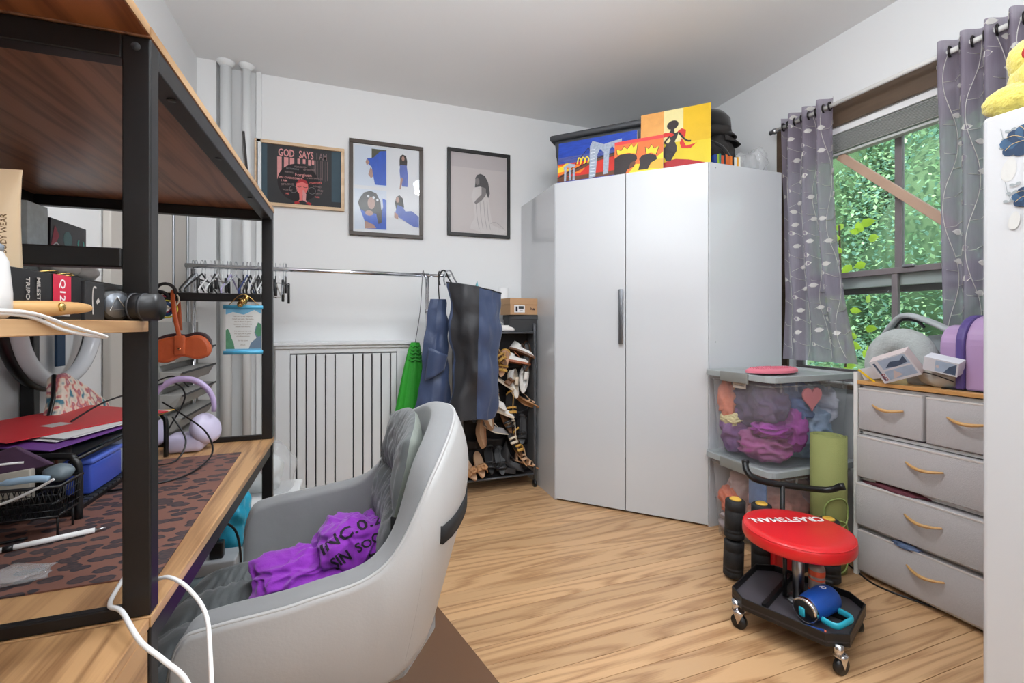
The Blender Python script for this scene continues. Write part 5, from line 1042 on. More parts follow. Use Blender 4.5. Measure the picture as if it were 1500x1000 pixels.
b = MB(); strapgrid(smoothpath([(-.478, 1.583, 1.075), (-.492, 1.59, 1.14), (-.502, 1.605, 1.20), (-.505, 1.622, 1.222), (-.505, 1.655, 1.20), (-.50, 1.66, 1.10)], 6), .006, .0015, b, (1, 0, 0)); b.build('strap', OR, t)
t = thing('scripture_scroll', 'small blue framed scroll with verse and trees hanging from the hutch', 'sign', (-.318, 1.612, 1.02))
MB().box((-.368, 1.616, 1.035), (-.270, 1.618, 1.170)).build('banner', mat('scroll_paper', (222, 224, 220), .7), t)
for z in (1.172, 1.030): MB().cyl((-.374, 1.616, z), (-.266, 1.616, z), .0062, n=12).build('dowel', mat('sky_blue_wood', (84, 176, 214), .4), t)
A = Art((-.368, 1.6155, 1.035), (1, 0, 0), (0, 0, 1), .098, .135); sk = mat('scroll_sky', (120, 186, 218), .7, var=.2); gt = mat('scroll_green', (84, 140, 106), .7, var=.3, vs=80); gb = mat('scroll_slate', (110, 130, 150), .7, var=.2)
A.poly([(0, 1), (0, .84), (.2, .9), (.5, .84), (.8, .95), (1, .86), (1, 1)], sk).poly([(0, 0), (0, .48), (.06, .52), (.12, .42), (.16, .3), (.22, .18), (.26, 0)], gt).poly([(1, 0), (1, .62), (.92, .66), (.84, .56), (.80, .42), (.86, .3), (.7, .18), (.62, 0)], gb).poly([(.82, .42), (.9, .66), (1, .6), (1, .35), (.9, .33)], gt).poly([(0, 0), (1, 0), (1, .05), (0, .05)], sk)
for k, (tx, z) in enumerate((('The Lord is my shepherd', .80), ('I shall not want. He makes', .74), ('me lie down in green', .68), ('pastures. He leads me', .62), ('beside still waters.', .56), ('He restores my soul;', .46), ('He leads me in paths', .40), ('of righteousness', .34), ('for his name', .24), ('Amen', .14))): A.text(tx, .48, z, .0055, inkb, 0)
A.build('printed_face', t)
b = MB(); b.tube(smoothpath([(-.36, 1.614, 1.178), (-.318, 1.605, 1.212), (-.276, 1.614, 1.178)]), .0012, 5); b.build('cord', GOLD, t)
b = MB(); b.blob((-.318, 1.598, 1.190), (.011, .010, .010), .3, 14, 3, 1); b.blob((-.309, 1.600, 1.200), (.008, .008, .008), .2, 10, 3, 2); b.blob((-.326, 1.600, 1.180), (.008, .007, .008), .2, 10, 3, 3); tag(b.build('bell_cluster', GOLD), 'cluster of small gold bells on the hutch bar above the blue scroll', 'bells')
t = thing('keyring_bundle', 'bundle of hair ties, scrunchies and a blue tag at the near post', 'hair ties', (-.51, 1.60, 1.16)); rr = random.Random(3)
for i, (nm, c) in enumerate((('scrunchie', (30, 28, 32)), ('scrunchie', (24, 60, 110)), ('hair_tie', (190, 60, 90)), ('hair_tie', (200, 190, 170)), ('scrunchie', (34, 30, 30)), ('hair_tie', (210, 200, 60)), ('hair_tie', (60, 160, 150)))):
    ox, oz, r_, tl_ = rr.uniform(-.02, .02), rr.uniform(-.035, .03), rr.uniform(.016, .028), rr.uniform(0, 3); b = MB(); b.tube([(-.525+ox+r_*math.cos(a/10*math.pi), 1.606+r_*.3*math.sin(a/10*math.pi+tl_), 1.195+oz+r_*math.sin(a/10*math.pi)) for a in range(20)], .005 if nm == 'scrunchie' else .0022, 8, closed=True); b.build(nm, mat('tie_%d' % i, c, .6), t)
# framed thing on top of the far hutch
t = thing('frame_easel', 'thin black framed panel leaning on top of the far hutch', 'frame', (-.30, 1.35, 1.496))
b = MB(); b.M = frame((-.262, 1.36, 1.4965), (-.20, .98, 0), (-.03, -.28, 1)); b.box((0, 0, 0), (.11, .125, .006)); b.M = Matrix(); b.build('panel', BLACKP, t, bevel=.001)

# ================================================================ CHAIR
CHW = mat('chair_white_leather', (182, 181, 180), .42, bump=.08, bs=200); CHG = mat('chair_grey_velvet', (132, 132, 133), .8, var=.14, vs=10, bump=.1, sheen=.3); QLT = mat('quilt_charcoal', (90, 94, 95), .6, var=.14, vs=18, bump=.25, bs=60, sheen=.3); QLB = mat('quilt_back_sage', (140, 146, 138), .7)
ch = thing('desk_chair', 'grey and white tub desk chair with charcoal quilted cushions', 'chair', (0, 1.11, 0))
CX, CY = 0.0, 1.11
ctl = [(-.270, -.272), (-.19, -.282), (-.07, -.284), (.06, -.276), (.150, -.232), (.215, -.11), (.235, 0), (.215, .11), (.150, .232), (.06, .276), (-.07, .284), (-.19, .282), (-.270, .272)]
hts = [.628, .642, .655, .690, .828, .896, .912, .896, .828, .690, .655, .642, .628]
TH = .055
def rim(s):
    p = lerpc([(a[0], a[1], h) for a, h in zip(ctl, hts)], s); q = lerpc([(a[0], a[1], h) for a, h in zip(ctl, hts)], min(s+.004, 1)); r_ = lerpc([(a[0], a[1], h) for a, h in zip(ctl, hts)], max(s-.004, 0))
    e1 = min(s, 1-s); p.z -= .075*max(0, 1-e1/.045)**2.2; tg = (q-r_); tg.z = 0; tg.normalize(); nin = Vector((-tg.y, tg.x, 0)); return p, nin
ZB = .425
def outer(s, v):   # v 0 bottom .. 1 rim
    p, n = rim(s); bx, by = p.x*.80-.01, p.y*.84; k = v**.8
    bk_ = max(0, 1-abs(s-.5)/.27)**.6; bulge = .014*math.sin(v*math.pi)+.036*bk_*math.sin(v**2.2*math.pi)
    x = bx*(1-k)+p.x*k; y = by*(1-k)+p.y*k; z = ZB+(p.z-ZB)*v
    if v < .12: q = (.12-v)/.12; x -= x*.10*q*q; y -= y*.10*q*q
    return Vector((CX+x-n.x*bulge, CY+y-n.y*bulge, z))
MB().grid(outer, 97, 22).build('outer_shell', CHW, ch, solid=.006)
b = MB()
def inner(s, v):
    p, n = rim(s)
    if v < .35:
        a = v/.35*math.pi; o = TH*(.5-.5*math.cos(a)); return Vector((CX+p.x+n.x*o, CY+p.y+n.y*o, p.z-.003+.014*math.sin(a)))
    k = (v-.35)/.65; z = (p.z-.003)*(1-k)+.44*k; sh = TH+.028*k
    return Vector((CX+p.x+n.x*sh, CY+p.y+n.y*sh, z))
b.grid(inner, 97, 26)
for s in (0, 1):
    pts = [outer(s, i/10) for i in range(11)]+[inner(s, i/14) for i in range(1, 15)]
    b.add(pts, [list(range(len(pts)))], False)
b.build('inner_upholstery', CHG, ch)
b = MB(); b.tube([outer(i/96, 1)+Vector((0, 0, .001)) for i in range(97)], .0035, 6)
for s in (.30, .70): b.tube([outer(s, j/12)-rim(s)[1]*.002 for j in range(0, 13)], .0016, 5)
b.build('seam_piping', CHW, ch)
sb = [(-.25, -.20), (-.10, -.22), (.10, -.20), (.18, -.08), (.18, .08), (.10, .20), (-.10, .22), (-.25, .20)]
b = MB(); b.prism([(CX+x, CY+y) for x, y in sb], .415, .475); b.build('seat_base', CHG, ch, bevel=.012)
b = MB(); b.cyl((CX, CY, .09), (CX, CY, .30), .025, n=20); b.cyl((CX, CY, .30), (CX, CY, .412), .016, n=20); b.cyl((CX, CY, .395), (CX, CY, .414), .09, n=24); b.build('gas_column', BLACKP, ch)
for k in range(5):
    a = R(72*k+86); d = Vector((math.cos(a), math.sin(a), 0)); e_ = Vector((CX, CY, 0))+d*.30
    b = MB(); b.tube([Vector((CX, CY, .105))+d*.02, Vector((CX, CY, .10))+d*.15, e_+Vector((0, 0, .072))], [.024, .02, .014], 10); b.build('base_leg', STEEL, ch)
    b = MB(); px = Vector((-d.y, d.x, 0)); b.cyl(e_+px*.006+Vector((0, 0, .026)), e_+px*.022+Vector((0, 0, .026)), .026, n=20); b.cyl(e_-px*.022+Vector((0, 0, .026)), e_-px*.006+Vector((0, 0, .026)), .026, n=20); b.cyl(e_+Vector((0, 0, .03)), e_+Vector((0, 0, .072)), .007, n=10); b.build('caster', BLACKP, ch)
# quilted cushions
def quilt(fn, nu, nv, seams, amp, seed):
    def f(i, j):
        p, n = fn(i, j); d = 1
        for s in seams: d = min(d, abs(j-s)*9)
        e_ = min(i, 1-i, j, 1-j); ed = min(1, (e_*7))**.5
        puck = .5+.5*math.sin(i*60+6*noise.noise(Vector((i*3, j*3, seed)))*3)
        h = amp*(min(1, d)**.5)*(.85+.15*puck*(1-min(1, d)))+.004*noise.noise(Vector((i*14, j*10, seed)))+.007*math.sin(i*85+3*noise.noise(Vector((i*5, j*7, seed)))*4)*max(0, 1-d*.7)
        return p+n*h*ed
    return f
def superq(i, j, w_, h_):
    u = i*2-1; v = j*2-1; 
    return u*w_*math.sqrt(max(0, 1-.28*v*v)), v*h_*math.sqrt(max(0, 1-.28*u*u))
def seatf(i, j, sg=1):
    a, c = superq(i, j, .255, .235); x = -.125+a; y = CY+c*1.0; z = .497-.02*(max(0, -.22-x)*4)**1.5-.008*math.cos(c*6)
    return Vector((x, y, z)), Vector((0, 0, sg))
b = MB(); b.grid(quilt(lambda i, j: seatf(i, j), 60, 54, (.22, .5, .78), .038, 1), 70, 60); b.grid(quilt(lambda i, j: seatf(i, j, -1), 60, 54, (.5,), .016, 2), 40, 40); b.build('seat_cushion', QLT, ch)
def backf(i, j, sg=1):
    a, c = superq(i, j, .195, .22); y = CY+.03+a; z = .685+c*1.0; lean = (z-.50)*.22; x = .085+lean-.9*(a*a)-.02; x -= .025*max(0, (z-.82))*4
    n = Vector((-1, 0, .2)).normalized(); return Vector((x, y, z)), n*sg
b = MB(); b.grid(quilt(lambda i, j: backf(i, j), 60, 54, (.3, .62), .036, 3), 64, 70); b.build('back_cushion', QLT, ch)
b = MB(); b.grid(quilt(lambda i, j: backf(i, j, -1), 40, 40, (.5,), .03, 4), 50, 50); b.build('cushion_rear', QLB, ch, 'sage grey rear face of the quilted back cushion') if False else b.build('cushion_rear', QLB, ch, label='sage grey rear face of the quilted back cushion')
b = MB()
sp_ = [Vector((.075, CY-.175, .700))]+[outer(s, (.715-ZB)/(rim(s)[0].z-ZB))-rim(s)[1]*.007 for s in [.33+.02*k for k in range(18)]]+[Vector((.075, CY+.215, .700))]
for p in sp_: p.z = .715
def stf(i, j):
    k = min(int(i*(len(sp_)-1)+.5), len(sp_)-1); return sp_[k]+Vector((0, 0, (j-.5)*.034))
b.grid(stf, len(sp_), 3); b.build('elastic_strap', mat('black_elastic', (26, 26, 28), .8), ch, solid=.003)
# shirt
SH = mat('purple_cotton', (140, 40, 176), .85, var=.16, vs=24, bump=.3, bs=160, sheen=.3)
t = thing('shirt', 'crumpled purple shirt with black lettering on the chair seat', 'shirt', (-.03, 1.18, .53))
def heap(c, r, seed, amp=.5):
    bm = bmesh.new(); bmesh.ops.create_icosphere(bm, subdivisions=6, radius=1)
    for v in bm.verts:
        q = v.co.copy(); 
        rid = 1-abs(noise.noise(q*1.5+Vector((seed, 0, 0))+.5*noise.noise_vector(q*1.2+Vector((0, seed, 0)))))*2
        rid2 = 1-abs(noise.noise(q*3.1+Vector((0, 0, seed))+.6*noise.noise_vector(q*2)))*2
        d = .78+amp*.36*rid+amp*.17*rid2+.3*noise.noise(q*1.0+Vector((seed, seed, 0)))
        v.co = Vector(c)+Vector((q.x*r[0], q.y*r[1], q.z*r[2]))*d
        z0 = .525
        if v.co.z < z0: v.co.z = z0+.0*q.z
    return bm
b = MB(); b.bm(heap((-.095, 1.14, .548), (.125, .10, .052), 3)); b.bm(heap((.010, 1.165, .58), (.10, .10, .078), 9)); b.bm(heap((.055, 1.24, .565), (.05, .10, .055), 14))
bv = [Vector(p) for p in b.v]; bt = BVHTree.FromPolygons(bv, b.f); b.build('cloth', SH, t)
def lay(body, size, org, xd, bold=.0008):
    tb = MB(); tb.text(body, size, Matrix(), 0, 'CENTER', bold, 1.0)
    # subdivide and drape onto the cloth
    bm = bmesh.new(); vs = [bm.verts.new(p) for p in tb.v]
    for f in tb.f:
        try: bm.faces.new([vs[i] for i in f])
        except ValueError: pass
    bmesh.ops.triangulate(bm, faces=bm.faces[:]); bmesh.ops.subdivide_edges(bm, edges=[e for e in bm.edges if e.calc_length() > .003], cuts=3, use_grid_fill=False); bmesh.ops.triangulate(bm, faces=bm.faces[:])
    X = Vector(xd).normalized(); Y = Vector((0, 0, 1)).cross(X); nrm = Vector((-.25, -.75, .6)).normalized(); Y = nrm.cross(X).normalized(); out = MB()
    for v in bm.verts:
        p = Vector(org)+X*v.co.x+Y*v.co.y; h = bt.ray_cast(p+nrm*.2, -nrm); v.co = (h[0]+nrm*.0012) if h[0] else p
    out.bm(bm, False); return out
INK = mat('black_flock', (26, 16, 32), .8)
for body, size, org, xd in (('INC.0.2', .044, (-.005, 1.10, .645), (1, .1, .62)), ('SIN  SOCA', .027, (.018, 1.08, .612), (1, .1, .55)), ('Ba', .032, (.055, 1.07, .590), (1, .1, .4))):
    lay(body, size, org, xd).build('lettering', INK, t)
# chair mat
MT = mat('tinted_floor_mat', (128, 96, 74), .25, alpha=.80)
b = MB(); b.prism([(.265, 2.0), (.62, .60), (-.16, .42), (-.30, 1.9)], .0003, .0025); o = b.build('chair_mat', MT); tag(o, 'brown tinted see-through floor mat under the desk chair', 'mat')
# things under / behind the desk
t = thing('plastic_tub', 'white lidded tub behind the desk under the diaper bag', 'storage box', (-.36, 2.2, 0)); b = MB(); b.M = Matrix.Translation((-.37, 2.22, 0)); taper(b, -.14, .14, -.15, .15, 0, .355, .02); b.M = Matrix(); b.build('tub', WHITEP, t, bevel=.01); MB().rbox((-.52, 2.06, .355), (-.22, 2.38, .378), .008).build('lid', WHITEP, t)
t = thing('diaper_bag', 'clear plastic bag of white packs with red print on the white tub', 'bag', (-.35, 2.24, .379)); MB().blob((-.375, 2.26, .455), (.085, .08, .088), .12, 7, 4, 5, flat=.3795).build('pack', mat('pack_white', (218, 222, 220), .6, var=.1, vs=20), t)
MB().blob((-.345, 2.235, .475), (.115, .10, .125), .10, 7, 4, 8, flat=.3793).build('film', CLR, t); b = MB(); b.M = frame((-.385, 2.150, .50), (-.15, 0, 1), (-1, -.1, 0)); b.text('Pads', .028, Matrix(), .0004); b.text('size 3', .014, Matrix.Translation((0, -.024, 0))); b.M = Matrix(); b.build('lettering', mat('red_print', (150, 50, 90), .6), t)
o = MB().blob((-.415, 1.90, .42), (.06, .08, .13), .2, 8, 4, 6).build('cyan_bag', mat('cyan_plastic', (40, 170, 206), .35, bump=.4), None); tag(o, 'crumpled bright cyan bag hanging behind the far desk edge', 'bag')
t = thing('power_strip', 'grey power strip with black plugs on the pale blue box', 'power strip', (-.42, 1.76, .30)); MB().rbox((-.50, 1.70, .303), (-.36, 1.80, .345), .006).build('block', mat('strip_grey', (176, 180, 184), .5), t); MB().rbox((-.44, 1.72, .3455), (-.40, 1.75, .40), .005).build('plug', BLACKP, t)
b = MB(); b.tube(smoothpath([(-.42, 1.735, .40), (-.40, 1.74, .45), (-.37, 1.75, .42), (-.355, 1.75, .34), (-.35, 1.74, .20)]), .004, 8); b.build('cord', BLACKP, t)
o = MB().rbox((-.60, 1.68, .0), (-.34, 1.94, .302), .02).build('fabric_box', mat('pale_blue_fabric', (140, 160, 166), .8), None); tag(o, 'pale blue box on the floor beyond the far desk', 'storage box')
# ================================================================ ROLLING STOOL
REDV = mat('red_vinyl', (214, 28, 34), .35, coat=.15, bump=.1, bs=40); TRY = mat('tray_black', (76, 73, 78), .38, var=.25, vs=10)
SX, SY = 1.545, 1.205
st = thing('rolling_stool', 'red round workshop stool on a black tray with casters', 'stool', (SX, SY, 0))
ru = Vector((.35, .937, 0)); rv = Vector((.925, -.38, 0))     # tray directions: caster to caster
c0 = Vector((1.341, 1.294, 0)); c1 = Vector((1.464, 1.005, 0)); c2 = Vector((1.731, 1.116, 0)); c3 = c0+(c2-c1)
ctr = (c0+c2)/2
def scale_to(p, k): return ctr+(p-ctr)*k
oc = []
for i, p in enumerate((c0, c1, c2, c3)):
    nb = ((c0, c1, c2, c3)[(i-1) % 4], (c0, c1, c2, c3)[(i+1) % 4]); q = scale_to(p, 1.16)
    for m_ in nb: oc.append(q.lerp(scale_to(m_, 1.16), .15))
poly = [(p.x, p.y) for p in oc]
b = MB(); b.prism(poly, .098, .104); b.build('tray', TRY, st)
b = MB(); n = len(oc)
for i in range(n):
    p, q = oc[i], oc[(i+1) % n]; d = (q-p).normalized(); nn_ = Vector((-d.y, d.x, 0))
    if nn_.dot(ctr-p) < 0: nn_ = -nn_
    b.add([p+Vector((0, 0, .085)), q+Vector((0, 0, .085)), q+Vector((0, 0, .128)), p+Vector((0, 0, .128)), p+nn_*.006+Vector((0, 0, .104)), q+nn_*.006+Vector((0, 0, .104)), q+nn_*.006+Vector((0, 0, .128)), p+nn_*.006+Vector((0, 0, .128))], [(0, 1, 2, 3), (5, 4, 7, 6), (3, 2, 6, 7), (1, 0, 4, 5)], False)
b.build('tray_wall', BLACKM, st, bevel=.002)
b = MB()
m1, m2 = c0.lerp(c1, .30), c3.lerp(c2, .30); e1 = (c1+c2)/2; 
for a_, z_ in ((m1, m2), (ctr, e1)):
    d = (z_-a_).normalized(); nn_ = Vector((-d.y, d.x, 0))*.007; b.add([a_-nn_+Vector((0, 0, .104)), z_-nn_+Vector((0, 0, .104)), z_+nn_+Vector((0, 0, .104)), a_+nn_+Vector((0, 0, .104)), a_-nn_+Vector((0, 0, .126)), z_-nn_+Vector((0, 0, .126)), z_+nn_+Vector((0, 0, .126)), a_+nn_+Vector((0, 0, .126))], [(4, 5, 6, 7), (0, 1, 5, 4), (2, 3, 7, 6), (1, 2, 6, 5), (3, 0, 4, 7)], False)
b.build('divider', BLACKM, st, bevel=.001)
for i, p in enumerate((c0, c1, c2, c3)):
    a = R(200+70*i); px = Vector((math.cos(a), math.sin(a), 0)); fx = Vector((-px.y, px.x, 0)); c = p+fx*.012+Vector((0, 0, .0265))
    b = MB(); b.cyl(c-px*.009, c+px*.009, .0262, n=24); w_ = b.build('caster_wheel', BLACKP, st)
    b = MB(); b.cyl(p+Vector((0, 0, .065)), p+Vector((0, 0, .098)), .014, n=16)
    for sg in (-1, 1): b.add([c+px*sg*.0125+fx*-.022+Vector((0, 0, .040)), c+px*sg*.0125+fx*.020+Vector((0, 0, .036)), c+px*sg*.0125+Vector((0, 0, -.008)), c+px*sg*.0105+fx*-.022+Vector((0, 0, .040)), c+px*sg*.0105+fx*.020+Vector((0, 0, .036)), c+px*sg*.0105+Vector((0, 0, -.008))], [(0, 1, 2), (5, 4, 3), (0, 3, 4, 1), (1, 4, 5, 2), (2, 5, 3, 0)], False)
    b.blob(c+Vector((0, 0, .034))-fx*.002, (.022, .022, .010), sub=2); b.build('caster_fork', CHROME, w_)
b = MB(); b.cyl((SX, SY, .104), (SX, SY, .30), .019, n=24); b.cyl((SX, SY, .104), (SX, SY, .112), .04, n=24); b.build('column', STEEL, st)
b = MB(); b.cyl((SX-.03, SY+.03, .112), (SX-.03, SY+.03, .29), .0075, n=12); b.build('guide_rod', BLACKM, st)
b = MB(); b.cyl((SX, SY, .29), (SX, SY, .3095), .09, n=28); b.build('seat_plate', BLACKM, st)
rs_ = .183; scx, scy = 1.572, 1.232
b = MB(); b.lathe([(0, .306), (rs_-.02, .306), (rs_-.004, .31), (rs_, .318), (rs_, .343), (rs_-.003, .351), (rs_-.012, .357), (rs_-.035, .3605), (0, .3625)], (scx, scy, 0), 64); b.build('seat', REDV, st)
b = MB(); b.tube([(scx+(rs_-.0035)*math.cos(i/32*math.pi), scy+(rs_-.0035)*math.sin(i/32*math.pi), .3515) for i in range(64)], .0022, 6, closed=True); b.build('seat_piping', REDV, st)
tx = Vector((-.80, .60, 0)).normalized(); tx = Vector((-.955, .30, 0)).normalized(); ty = Vector((0, 0, 1)).cross(tx)
b = MB(); tb = MB(); tb.M = Matrix.Diagonal((1, 1.15, 1, 1)); tb.text('CRAFTSMAN.', .048, Matrix(), .0, 'CENTER', .0014, 1.02)
for p in tb.v: p.z = .3632-.05*max(0, (math.hypot(p.x, p.y+.03)-.10))**2*4
b.M = Matrix.Translation((scx+.012, scy+.055, 0)) @ frame((0, 0, 0), tx, ty); b.add([p for p in tb.v], tb.f, False); b.M = Matrix(); b.build('seat_lettering', mat('white_vinyl', (238, 226, 222), .5), st)
# spray can by the column
t = thing('spray_can', 'grey aerosol can with orange bands standing in the stool tray', 'can', (1.575, 1.155, .1045))
MB().lathe([(0, 0), (.0245, 0), (.0255, .003), (.0255, .14), (.02, .152), (.012, .156), (0, .156)], (1.575, 1.158, .1045), 28).build('can_body', mat('can_grey', (150, 140, 136), .35, metal=.4, var=.3, vs=60), t)
for z in (.02, .06, .10): MB().lathe([(.0257, 0), (.0259, .001), (.0259, .005), (.0257, .006)], (1.575, 1.158, .1045+z), 28).build('orange_band', mat('orange_label', (214, 84, 50), .5), t)
MB().lathe([(.0257, 0), (.0260, .001), (.0260, .018), (.0257, .019)], (1.575, 1.158, .1045+.115), 28).build('orange_band', mat('orange_label', (214, 84, 50), .5), t)
# blue tumbler on its side
MBL = mat('mug_blue', (18, 72, 156), .45, bump=.1, bs=150); CYN = mat('mug_cyan', (44, 168, 190), .35)
mg = thing('travel_mug', 'blue insulated mug with cyan handle lying in the stool tray', 'mug', (1.555, 1.06, .1045))
m0 = Vector((1.445, 1.105, .1045+.0455)); md = Vector((.935, .10, .06)).normalized(); Mm = frame(m0, Vector((0, 0, 1)).cross(md), Vector((0, 0, 1)), md)
yv = md.cross(Vector((0, 0, 1)).cross(md)).normalized(); Mm = frame(m0, Vector((0, 0, 1)).cross(md).normalized(), yv, md)
b = MB(); b.M = Mm; b.lathe([(.038, .012), (.0395, .02), (.0435, .045), (.0445, .11), (.0435, .135), (.036, .148), (0, .15)], n=40); b.build('body', MBL, mg)
b = MB(); b.M = Mm; b.lathe([(.036, -.004), (.040, -.003), (.0405, .012), (.038, .013)], n=40); b.build('steel_collar', CHROME, mg)
b = MB(); b.M = Mm; b.lathe([(0, -.007), (.032, -.007), (.036, -.003), (.036, .002), (0, .002)], n=40); b.build('lid', BLACKP, mg); b = MB(); b.M = Mm; b.rbox((-.006, -.020, -.012), (.014, .012, -.005), .004); b.build('lid_slider', CYN, mg)
side = (Vector((0, 0, 1)).cross(md)).normalized(); side = -side if side.y > 0 else side
hb = m0+md*.03+side*.040; he = m0+md*.12+side*.042; dn = Vector((0, 0, -.018))
b = MB(); pth = smoothpath([hb+dn, hb+side*.030+dn, hb+side*.045+md*.012+dn, hb+side*.047+md*.045+dn, he+side*.045-md*.010+dn, he+side*.030+dn, he+dn], 6)
strapgrid(pth, .011, .006, b, (0, 0, 1)); b.build('handle', CYN, mg)
b = MB(); b.M = frame(m0+md*.105-side*.0+Vector((0, 0, .0445)), -side, -md); b.text('Q', .022, Matrix.Rotation(R(90), 4, 'Z'), .0004, 'CENTER', .0008); b.M = Matrix(); b.build('logo', PRW, mg)
t = thing('marker', 'blue marker with an orange tip lying in the stool tray', 'pen', (1.46, 1.07, .1045)); a_, z_ = Vector((1.418, 1.105, .1105)), Vector((1.462, 1.050, .1105)); d = (z_-a_).normalized(); MB().cyl(a_, z_, .0055, n=12).build('barrel', mat('marker_blue', (24, 62, 132), .4), t); MB().cyl(z_, z_+d*.006, .0052, n=12).build('end_cap', mat('salmon_cap', (226, 112, 80), .5), t)

# ================================================================ EXERCISE FRAME behind the stool
FOAM = mat('black_foam', (30, 30, 32), .7, bump=.3, bs=180); YC = mat('yellow_cap', (226, 178, 70), .5)
ex = thing('exercise_machine', 'black exercise frame with foam rollers and a handlebar behind the stool', 'exercise machine', (1.80, 1.46, 0))
def roller(x, y, h, tilt, z0=.012, top=True, split=True):
    d = Vector((tilt[0], tilt[1], 1)).normalized(); p = Vector((x, y, z0)); L_ = h
    segs = ((0, .47), (.50, 1.0)) if split else ((0, 1),)
    for a_, c_ in segs:
        b = MB(); u0, u1 = a_*L_, c_*L_; r = .041
        prof = [(0, u0), (r-.006, u0), (r, u0+.006), (r, u0+.025), (r-.003, u0+.028), (r, u0+.031), (r, u0+.04), (r-.003, u0+.043), (r, u0+.046), (r, u1-.046), (r-.003, u1-.043), (r, u1-.040), (r, u1-.006), (r-.006, u1), (0, u1)]
        q = d.to_track_quat('Z', 'Y').to_matrix(); b.lathe(prof, p, 28, q); b.build('foam_roller', FOAM, ex)
    q = d.to_track_quat('Z', 'Y').to_matrix(); MB().lathe([(0, L_), (.024, L_), (.024, L_+.004), (.018, L_+.008), (0, L_+.008)], p, 22, q).build('end_cap', YC, ex)
roller(1.585, 1.545, .335, (.02, -.02)); roller(1.945, 1.372, .262, (.0, .02)); roller(1.70, 1.50, .315, (.0, .0))
b = MB(); b.tube(smoothpath([(1.655, 1.545, .51), (1.640, 1.525, .475), (1.655, 1.50, .445), (1.72, 1.478, .425), (1.83, 1.44, .408), (1.925, 1.405, .396), (1.958, 1.375, .402), (1.975, 1.345, .425)], 6), .0135, 14); b.build('handlebar', BLACKP, ex)
b = MB(); b.cyl((1.985, 1.337, .425), (1.970, 1.352, .420), .0155, n=16); b.cyl((1.655, 1.545, .51), (1.652, 1.540, .50), .0155, n=16); b.build('grip_end', BLACKP, ex)
b = MB(); b.cyl((1.77, 1.455, .02), (1.77, 1.455, .415), .010, n=14); b.build('upright', BLACKM, ex)
b = MB(); b.tube(smoothpath([(1.60, 1.50, .022), (1.66, 1.44, .022), (1.77, 1.42, .022), (1.88, 1.38, .022), (1.92, 1.34, .022)], 5), .0135, 12); b.build('base_tube', BLACKM, ex)
b = MB(); b.rbox((1.70, 1.43, .04), (1.80, 1.46, .20), .01); b.build('red_shroud', REDV, ex)
b = MB(); b.rbox((1.81, 1.42, .03), (1.90, 1.45, .15), .01); b.build('grey_shroud', DARKG, ex)

# ================================================================ GARMENT RACK, HANGERS
RY = 2.85
gr = thing('garment_rack', 'chrome garment rack standing before the radiator cover', 'clothes rack', (-.18, RY, 0))
b = MB(); b.cyl((-.845, RY, 1.432), (.46, RY, 1.424), .0125, n=20); b.cyl((.455, RY, 1.424), (.59, RY-.03, 1.424), .010, n=16); b.build('rail', CHROME, gr)
for x in (.448, -.80):
    b = MB(); b.cyl((x, RY, .06), (x, RY, 1.415), .0115, n=18); b.build('upright', CHROME, gr)
    b = MB(); b.cyl((x, RY-.19, .055), (x, RY+.19, .055), .012, n=14); b.build('foot_bar', CHROME, gr)
    for yy in (-.18, .18): b = MB(); b.cyl((x-.01, RY+yy, .022), (x+.01, RY+yy, .022), .022, n=18); b.cyl((x, RY+yy, .03), (x, RY+yy, .05), .006, n=8); b.build('caster', BLACKP, gr)
MB().cyl((.435, RY, 1.20), (.461, RY, 1.20), .014, n=16).build('clamp', STEEL, gr)
def hanger(name, label, m, grp, x, clip=False, low=.0, kind=0):
    t = thing(name, label, 'hanger', (x, RY, 1.43), grp)
    b = MB(); hk = [(x, RY+.016*math.cos(R(a)), 1.4465+.016*math.sin(R(a))) for a in range(200, -60, -20)]; b.tube(smoothpath(hk+[(x, RY+.006, 1.42), (x, RY, 1.405), (x, RY, 1.385)], 2), .0019, 6); b.build('hook', STEEL if m is not WHH else m, t)
    b = MB(); W_ = .19
    if kind == 0: b.tube(smoothpath([(x, RY, 1.39), (x, RY-.05, 1.365), (x, RY-W_, 1.30), (x, RY-W_-.005, 1.285), (x, RY-W_+.01, 1.278), (x, RY, 1.278), (x, RY+W_-.01, 1.278), (x, RY+W_+.005, 1.285), (x, RY+W_, 1.30), (x, RY+.05, 1.365), (x, RY, 1.39)], 4), .0042, 6)
    else: b.tube([(x, RY, 1.39), (x, RY, 1.35)], .003, 6); b.tube([(x, RY-.15, 1.35), (x, RY+.15, 1.35)], .004, 6)
    b.build('body', m, t)
    if clip or kind:
        for yy in (-.12, .12): b = MB(); b.rbox((x-.006, RY+yy-.012, 1.30-low), (x+.006, RY+yy+.012, 1.36), .002, 1); b.build('clip', BLACKP, t)
    return t
WHH = mat('hanger_white', (232, 232, 232), .35); BKH = mat('hanger_black', (22, 22, 24), .4); CLH = mat('hanger_clear', (214, 220, 226), .15, alpha=.5); LVH = mat('hanger_lavender', (180, 170, 210), .4); NVH = mat('hanger_navy', (40, 60, 120), .4)
protos = {}
xs_ = [-.80, -.785, -.76, -.745, -.72, -.70, -.685, -.665, -.64, -.625, -.60, -.565, -.545, -.53, -.51, -.49, -.475, -.455, -.44, -.42, -.405, -.385]
kinds = ['b0', 'c0', 'b0', 'b1', 'w0', 'b0', 'w0', 'w1', 'b1', 'l0', 'c0', 'b1', 'n0', 'b0', 'w0', 'b0', 'b1', 'w0', 'c0', 'w0', 'b1', 'w1']
K = {'w': (WHH, 'white plastic'), 'b': (BKH, 'black plastic'), 'c': (CLH, 'clear plastic'), 'l': (LVH, 'lavender plastic'), 'n': (NVH, 'navy plastic')}
